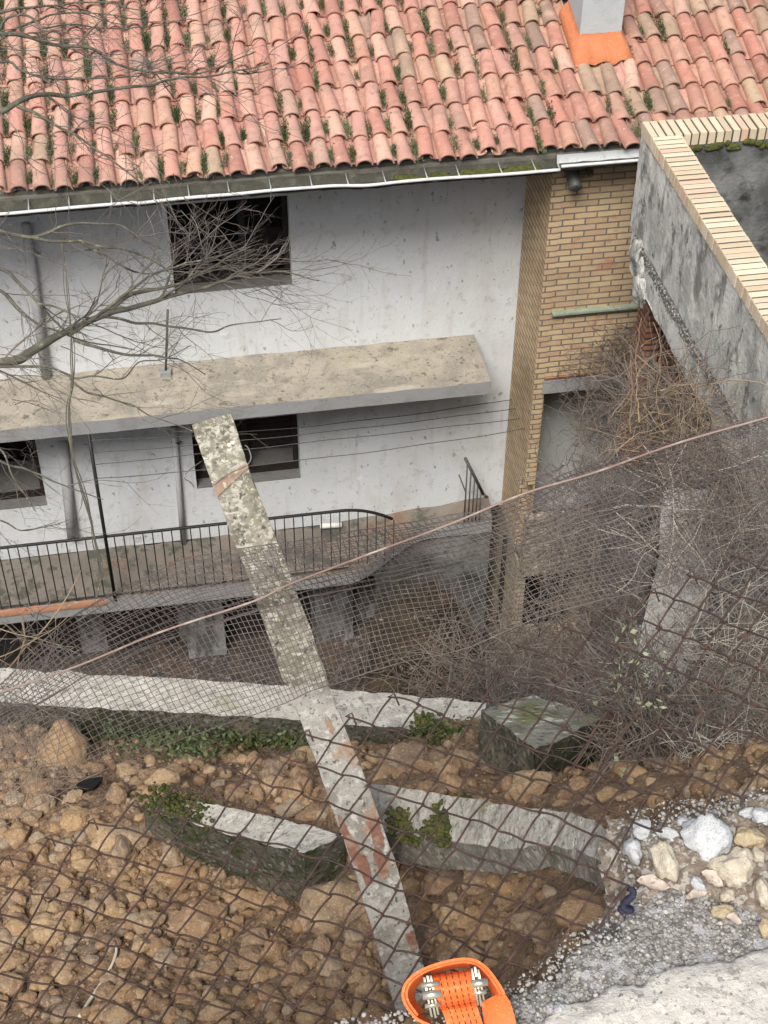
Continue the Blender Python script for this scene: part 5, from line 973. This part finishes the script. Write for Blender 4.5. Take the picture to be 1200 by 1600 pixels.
for pl, t0, t1 in limbs:
    c = cat_rom([P(*q) for q in pl], 8); zc = np.array([p@F for p in c]); th = np.linspace(t0, t1, len(c))**1.0/2*zc/FPX
    c = c+np.array([[0.005*nz(*p, 14), 0.005*nz(p[0]+3, p[1], p[2], 14), 0.006*nz(p[0], p[1]+3, p[2], 14)] for p in c])
    mb = MB(); mb.tube(c, th, 8); mb.build('limb', M['bark'], TREE)
    ins = np.array([p for p in c if FPX*(p@R)/(p@F)+600 > -120])
    if len(ins) > 3: shoots(tw, ins, max(0.0012, 0.0019*t0/8+0.0007), 2, 0.34, 9.5, spread=0.8)
# dense spray of twigs before the upper window and over the roof
def spray(cx, cy, rx, ry, zc, n, dx, dy, L, r0):
    for _ in range(n):
        a = P(random.gauss(cx, rx), random.gauss(cy, ry), zc+random.uniform(-0.15, 0.15)); d = R*(dx+random.gauss(0, 0.35))-U*(dy+random.gauss(0, 0.30))+F*random.gauss(0, 0.25)
        w_ = walk(a, d, L*random.uniform(0.5, 1.1), 8, 0.13); tw.tube(w_, np.linspace(r0, r0*0.35, len(w_)), 4, cap=False); shoots(tw, w_, r0*0.6, 1, L*0.4, 9, spread=0.6)
spray(285, 425, 25, 18, 5.0, 17, 1.0, -0.42, 0.36, 0.0014); spray(340, 430, 30, 12, 5.05, 13, 1.0, -0.1, 0.42, 0.0014); spray(430, 425, 30, 14, 5.1, 8, 1.0, 0.12, 0.34, 0.0013)
spray(290, 345, 30, 25, 5.0, 8, 0.5, 0.6, 0.28, 0.0015); spray(260, 110, 60, 20, 5.1, 14, 1.0, -0.05, 0.4, 0.0016); spray(240, 300, 20, 20, 4.85, 10, 0.4, 0.7, 0.3, 0.0016); spray(60, 60, 80, 60, 5.0, 34, 0.9, 0.0, 0.38, 0.0017)
spray(20, 560, 40, 40, 4.85, 16, 0.5, 0.3, 0.3, 0.0016); spray(100, 220, 60, 50, 4.95, 16, 0.5, 0.6, 0.32, 0.0015)
two = tw.build('twigs', M['twig'], TREE)
# hanging climber stems at the left
mb = MB()
for dx, r0 in ((0, 0.0032), (4, 0.0022), (-3, 0.0026)):
    c = cat_rom([P(x+dx*math.sin(y*0.03+dx), y, 4.55+0.01*dx) for x, y in ((98, 380), (104, 450), (111, 520), (113, 560), (114, 600), (108, 630), (108, 665), (113, 715), (122, 745), (132, 775), (142, 810), (149, 850), (157, 890), (150, 935))], 8)
    mb.tube(c, r0*np.linspace(0.6, 1, len(c)), 6)
shoots(mb, c, 0.0012, 0, 0.12, 12)
tag(mb.build('climbing_stem', M['bark']), 'twisted bare climber stem hanging down before the left lower wall', 'climber')

def tangle(name, label, cat, regions, mats_, kind=None, group=None):
    """a thicket of bent stems; regions = (centre px, half size px, depth, depth spread, count, length, radius, mean direction, wiggle, gravity, material index)"""
    mb = MB()
    for (cx, cy, rx, ry, zc, dz, n, L, r0, md, wig, grav, mi) in regions:
        for _ in range(n):
            a = P(random.uniform(cx-rx, cx+rx), random.uniform(cy-ry, cy+ry), zc+random.uniform(-dz, dz))
            d = np.array(md)+rng.normal(0, 0.6, 3); w_ = walk(a-d/np.linalg.norm(d)*L*0.4, d, L*random.uniform(0.5, 1.2), 9, wig, grav); rr = r0*random.uniform(0.5, 1.1)
            mb.tube(w_, np.linspace(rr, rr*0.4, len(w_)), 4, mi, cap=False)
    return tag(mb.build(name, mats_), label, cat, group, kind)
M['pale_twig'] = mat('bleached_twig', (0.40, 0.37, 0.31), [('n', 5, 0.45, 0.62, (0.27, 0.23, 0.18))])
VM2 = [M['vine'], M['vine_grey'], M['pale_twig']]
VM = [M['vine'], M['vine_grey'], M['straw']]
zA = 12.4/ray(930, 600)[1]
tangle('dry_climber', 'dry brown climber matted over the lower brick annex wall and its doorway', 'climber', [
    (945, 600, 48, 85, zA, 0.12, 384, 0.55, 0.0042, (0, 0, 0.6), 0.30, 0, 0), (975, 560, 25, 60, zA-0.25, 0.15, 124, 0.5, 0.004, (0, 0, 0.6), 0.3, 0, 1), (925, 540, 60, 40, zA, 0.06, 148, 0.35, 0.0030, (0.2, 0, 0.3), 0.35, 0, 0), (950, 690, 40, 60, zA-0.4, 0.3, 161, 0.6, 0.0045, (0, 0, 0.5), 0.3, -0.05, 0), (895, 640, 35, 60, zA-0.1, 0.1, 16, 0.6, 0.0035, (0.2, 0, 0.5), 0.3, 0, 1)], VM)
tangle('dry_bramble', 'thicket of tan dry stalks under the raised terrace parapet', 'bush', [
    (1040, 650, 60, 60, 11.5, 1.0, 204, 0.9, 0.0050, (0.2, 0, 0.7), 0.22, -0.03, 0), (1045, 640, 55, 55, 10.8, 0.6, 80, 0.8, 0.0048, (0.3, 0, 0.7), 0.20, -0.05, 2), (1010, 600, 30, 60, 12.0, 0.6, 105, 0.8, 0.0045, (0, 0, 0.6), 0.25, 0, 1), (1090, 690, 50, 40, 10.6, 0.6, 105, 0.7, 0.0048, (0.2, 0, 0.5), 0.25, 0, 0)], VM)
tangle('hanging_climber', 'curtain of grey brown bare stems hanging behind the netting at right', 'climber', [
    (930, 830, 60, 110, 10.5, 0.7, 322, 0.8, 0.0042, (0, 0, 0.9), 0.24, 0, 1), (935, 860, 16, 110, 9.9, 0.3, 93, 0.7, 0.0050, (0, 0, 1.2), 0.15, 0, 1), (960, 980, 50, 80, 8.6, 0.8, 161, 0.6, 0.0034, (0, 0, 0.8), 0.25, 0, 0), (880, 1000, 60, 60, 8.2, 0.8, 148, 0.6, 0.0034, (0.3, 0, 0.5), 0.28, 0, 0)], VM)
tangle('dry_bush', 'dense dry brown bush over the pale concrete buttress', 'bush', [
    (1150, 790, 80, 75, 5.0, 0.35, 430, 0.40, 0.0015, (0.2, 0, 0.3), 0.30, -0.02, 0), (1150, 830, 90, 45, 4.9, 0.3, 230, 0.38, 0.0014, (0.3, 0, 0.2), 0.3, 0, 1), (1120, 850, 110, 110, 4.7, 0.3, 110, 0.5, 0.0014, (0.4, 0, 0.2), 0.22, -0.05, 2), (1080, 990, 40, 90, 4.8, 0.2, 60, 0.22, 0.0012, (0, 0, -0.8), 0.25, -0.05, 0), (1185, 900, 40, 60, 4.6, 0.3, 130, 0.4, 0.0014, (0.3, 0, 0.3), 0.3, 0, 1)], VM2)
tangle('bramble_thicket', 'tangle of long arching grey bramble stems at the right end of the slope', 'bramble', [
    (1090, 1120, 120, 60, 3.5, 0.3, 170, 0.55, 0.0018, (0.6, 0, 0.1), 0.16, -0.05, 1), (1040, 1100, 90, 55, 3.4, 0.25, 75, 0.45, 0.0016, (0.5, 0, -0.4), 0.18, 0, 1), (1130, 1060, 90, 70, 3.6, 0.3, 110, 0.5, 0.0016, (0.6, 0, 0.4), 0.18, -0.05, 2), (1130, 1150, 110, 45, 3.2, 0.2, 230, 0.34, 0.0013, (0.6, 0, 0), 0.25, -0.03, 0), (1150, 1190, 70, 28, 3.0, 0.1, 130, 0.2, 0.0010, (0.6, 0, 0.1), 0.3, 0, 2), (1000, 1150, 60, 50, 3.3, 0.2, 110, 0.4, 0.0014, (0.3, 0, 0.6), 0.22, 0, 0), (1160, 1020, 60, 60, 4.4, 0.3, 120, 0.4, 0.0016, (0.3, 0, 0.5), 0.25, 0, 1)], VM2)
mb = MB()
for pl, r0 in (([(1215, 1165, 3.0), (1120, 1150, 3.2), (1050, 1110, 3.4), (1000, 1075, 3.5), (950, 1080, 3.6)], 0.004), ([(1190, 1215, 2.8), (1130, 1190, 3.0), (1080, 1140, 3.2), (1045, 1090, 3.4), (1030, 1040, 3.6)], 0.0035), ([(1030, 1200, 3.0), (1000, 1130, 3.2), (985, 1080, 3.35), (1010, 1020, 3.5), (1060, 970, 3.8)], 0.003), ([(1230, 1090, 3.2), (1150, 1110, 3.3), (1090, 1160, 3.2), (1050, 1195, 3.05)], 0.0035), ([(1210, 1240, 2.6), (1140, 1195, 2.85), (1105, 1165, 3.0), (1098, 1135, 3.1)], 0.003)):
    c = cat_rom([P(*q) for q in pl], 8); mb.tube(c, np.linspace(r0, r0*0.5, len(c)), 6); shoots(mb, c, r0*0.4, 1, 0.22, 14, spread=0.9)
tag(mb.build('bramble_bush', M['vine_grey']), 'thick forking bramble canes sprawling over the right end of the soil slope', 'bramble')
tangle('brushwood', 'reddish brown brushwood on the bank behind the low wall', 'bush', [
    (800, 1050, 130, 38, 7.2, 0.9, 340, 0.55, 0.0030, (0.5, 0, 0.4), 0.28, 0, 0), (650, 1065, 130, 12, 8.5, 0.8, 60, 0.45, 0.0034, (0.6, 0, 0.2), 0.25, 0, 0), (820, 1050, 90, 50, 6.0, 0.6, 150, 0.5, 0.0024, (0.4, 0, 0.5), 0.3, 0, 1)], VM)
tangle('dead_twigs', 'pale dead twigs standing behind the low wall at the left edge', 'twigs', [
    (40, 985, 45, 30, 4.9, 0.2, 30, 0.32, 0.0024, (0.2, 0, 0.9), 0.15, 0, 1), (30, 1010, 40, 10, 4.8, 0.1, 6, 0.4, 0.004, (1, 0, 0.15), 0.1, 0, 2)], VM)
tangle('dry_grass', 'grey dry grass stems behind the netting beside the tan boulder', 'grass', [
    (30, 1130, 50, 50, 3.9, 0.25, 55, 0.26, 0.0012, (0.5, 0, 0.6), 0.16, -0.04, 1), (60, 1200, 60, 30, 3.7, 0.15, 30, 0.2, 0.0011, (0.6, 0, 0.3), 0.18, -0.05, 2)], VM)
# lichened pole under the parapet
mb = MB(); c = cat_rom([P(1018, 562, 11.9), P(1045, 600, 11.6), P(1070, 645, 11.2), P(1096, 688, 10.9), P(1115, 720, 10.7)], 6); mb.tube(c, 0.022, 8); tag(mb.build('fallen_pole', M['bark']), 'grey lichened pole leaning through the dry stalks under the parapet', 'pole')
# dark brush heap in the yard
mb = MB(); v, f = rock_verts(4, 5, 0.5, 3); hc = atY(650, 985, 12.15); mb.add(v*np.array([0.60, 0.45, 0.62])*(1+0.12*np.array([fbm(*q, 3, 3) for q in v]))[:, None]+hc+np.array([0, 0, -0.15]), f, 0, None, True)
v, f = rock_verts(3, 9, 0.5, 3); mb.add(v*np.array([0.85, 0.55, 1.2])+np.array([hc[0], hc[1]+0.05, -14.3]), f, 0, None, True)
BH = thing('brush_heap', 'dark overgrown heap of brush against the basement below the terrace', 'heap', (hc[0], hc[1], -14.9)); mb.build('mound', M['heap'], BH)
mb = MB()
for _ in range(300):
    a = random.uniform(0, 6.28); e = random.uniform(-0.3, 1.4); q = hc+np.array([0.62*math.cos(a)*math.cos(e), 0.47*math.sin(a)*math.cos(e), 0.63*math.sin(e)-0.15]); d = q-hc+np.array([0, 0, -0.2]); w_ = walk(q, d+rng.normal(0, 0.4, 3), random.uniform(0.15, 0.4), 6, 0.3, -0.08); mb.tube(w_, np.linspace(0.0045, 0.002, len(w_)), 4, 0, cap=False)
mb.build('twigs', M['heap_twig'], BH)

# leaves
def leaf(mb, c, d, L, wd, mi=0, n=None):
    d = np.array(d)/np.linalg.norm(d); s_ = np.cross(d, rng.normal(0, 1, 3)); s_ /= np.linalg.norm(s_)+1e-9; u_ = np.cross(s_, d)
    mb.add([c, c+d*L*0.45+s_*wd*0.5+u_*wd*0.12, c+d*L, c+d*L*0.45-s_*wd*0.5+u_*wd*0.12], [(0, 1, 2), (0, 2, 3)], mi)
# weed tufts in the roof channels
tufts = []
for k in range(7):
    mb = MB(); rr = random.Random(k)
    for _ in range(130):
        a = rr.uniform(0, 6.28); h = rr.random(); q = np.array([rr.uniform(-0.42, 0.42), max(-0.8, min(0.8, rr.gauss(0, 0.45))), h*0.40]); leaf(mb, q, (math.cos(a)*0.8, math.sin(a)*0.8, rr.uniform(0.2, 1.3)), rr.uniform(0.18, 0.42), rr.uniform(0.07, 0.14))
    o = mb.build('weed_tuft', M['weed'] if k % 3 else M['weed2']); tufts.append(o.data); bpy.data.objects.remove(o)
nt_ = 0; rw = random.Random(11)
while nt_ < 280:
    i = rw.randint(-38, 20); x = 2.95+PIT*(i+0.5); s_ = rw.choice(range(0, 9))*EXPO+rw.uniform(-0.03, 0.06)+0.12
    if rw.random() > (0.98 if x < 0.9 else 0.62 if x < 2.6 else 0.40 if x < 4 else 0.12): continue
    q = roof_pt(x, s_, 0.035); pr_ = 800-FPX*(q@U)/(q@F); pxx = 600+FPX*(q@R)/(q@F)
    if not (-30 < pxx < 1230 and pr_ > -30): continue
    o = bpy.data.objects.new('weed_tuft', tufts[rw.randrange(7)]); C.objects.link(o); o.location = tuple(q); k = rw.uniform(0.065, 0.13); o.scale = (k*rw.uniform(0.55, 0.8), k*rw.uniform(0.9, 1.9), k*1.05); o.rotation_euler = (math.radians(16), 0, rw.uniform(-0.2, 0.2))
    tag(o, 'green weed tuft growing in a channel between the red roof tiles', 'weed', 'weed tufts in the roof channels'); nt_ += 1
# weeds along the foot of the low wall
mb = MB()
for cx, cy, rx, ry, n in ((240, 1155, 80, 22, 1000), (300, 1180, 40, 12, 420), (170, 1135, 80, 26, 620), (370, 1148, 45, 22, 480), (425, 1155, 40, 20, 380), (480, 1170, 25, 22, 220), (60, 1120, 60, 24, 260), (690, 1152, 60, 14, 160), (590, 1150, 30, 14, 120)):
    for _ in range(n):
        a = hit(random.gauss(cx, rx*0.6), random.gauss(cy, ry*0.6)); q = a+np.array([random.gauss(0, 0.008), random.gauss(0, 0.008), random.uniform(0, 0.06)])
        leaf(mb, q, (random.gauss(0, 1), random.gauss(0, 1), random.uniform(0.1, 1.2)), random.uniform(0.009, 0.026), random.uniform(0.004, 0.010), random.choice((0, 1, 1)))
tag(mb.build('ground_weeds', [M['weed2'], M['weed']]), kind='stuff')
# pale-leaved shrub by the fence
SH = thing('leafy_shrub', 'small pale leaved shrub growing through the chain link fence at right', 'shrub', tuple(P(1000, 1180, 3.2)))
mb = MB(); lv = MB()
for _ in range(24):
    st_ = cat_rom([P(random.uniform(985, 1040), random.uniform(1110, 1190), 3.15), P(random.uniform(960, 1040), random.uniform(1040, 1100), random.uniform(2.9, 3.2)), P(random.uniform(955, 1035), random.uniform(950, 1050), random.uniform(2.8, 3.2))], 6)
    mb.tube(st_, np.linspace(0.0018, 0.0008, len(st_)), 4)
    for _ in range(5): leaf(lv, st_[random.randrange(3, len(st_))]+rng.normal(0, 0.006, 3), rng.normal(0, 1, 3), random.uniform(0.008, 0.018), random.uniform(0.004, 0.009))
for px, py in ((973, 975), (982, 985), (966, 1000), (972, 1005), (957, 1058), (962, 1064), (985, 1062), (1010, 1100), (962, 1190), (970, 1198), (968, 1206), (1112, 1195), (930, 1100), (1000, 1022), (1044, 1028)):
    for _ in range(2): leaf(lv, P(px+random.gauss(0, 3), py+random.gauss(0, 3), 2.75), rng.normal(0, 1, 3), 0.017, 0.011)
mb.build('stems', M['vine_grey'], SH); lv.build('leaves', M['pale_leaf'], SH)
# small things on the ground
mb = MB(); c = cat_rom([hit(x, y)+np.array([0, 0, 0.008]) for x, y in ((170, 1462), (182, 1480), (180, 1500), (168, 1525), (152, 1550), (140, 1568), (125, 1592))], 6); mb.tube(c, np.linspace(0.0028, 0.0045, len(c)), 6); tag(mb.build('stick', M['stick']), 'pale peeled stick lying on the soil at lower left', 'stick')
def dry_leaf(px, py, L, wd, ang, label):
    c = atZ(px, py, RZ+0.012); n = 9; pts = []
    for i in range(n):
        t = i/(n-1); h = wd*math.sin(math.pi*t)**0.7*(1+0.15*math.sin(t*17))/2
        for s_ in (-1, 0, 1):
            x_, y_ = (t-0.5)*L, s_*h; pts.append([c[0]+x_*math.cos(ang)-y_*math.sin(ang), c[1]+x_*math.sin(ang)+y_*math.cos(ang), c[2]+0.006*abs(s_)+0.004*math.sin(t*5)])
    mb = MB(); mb.grid(np.array(pts).reshape(n, 3, 3)); g2 = np.array(pts).reshape(n, 3, 3)[:, ::-1]-np.array([0, 0, 0.0007]); mb.grid(g2); tag(mb.build('dry_leaf', M['dry_leaf']), label, 'leaf')
dry_leaf(1020, 1384, 0.046, 0.022, -0.35, 'pale pinkish dry leaf by the tip of the longer kerb'); dry_leaf(1088, 1402, 0.036, 0.014, 0.25, 'narrow tan dry leaf below the white wedge stone'); dry_leaf(1112, 1376, 0.034, 0.020, -0.8, 'curled brown dry leaf left of the cream rock'); dry_leaf(1146, 1440, 0.022, 0.015, -0.5, 'small pale dry leaf beside the oval yellow pebble')
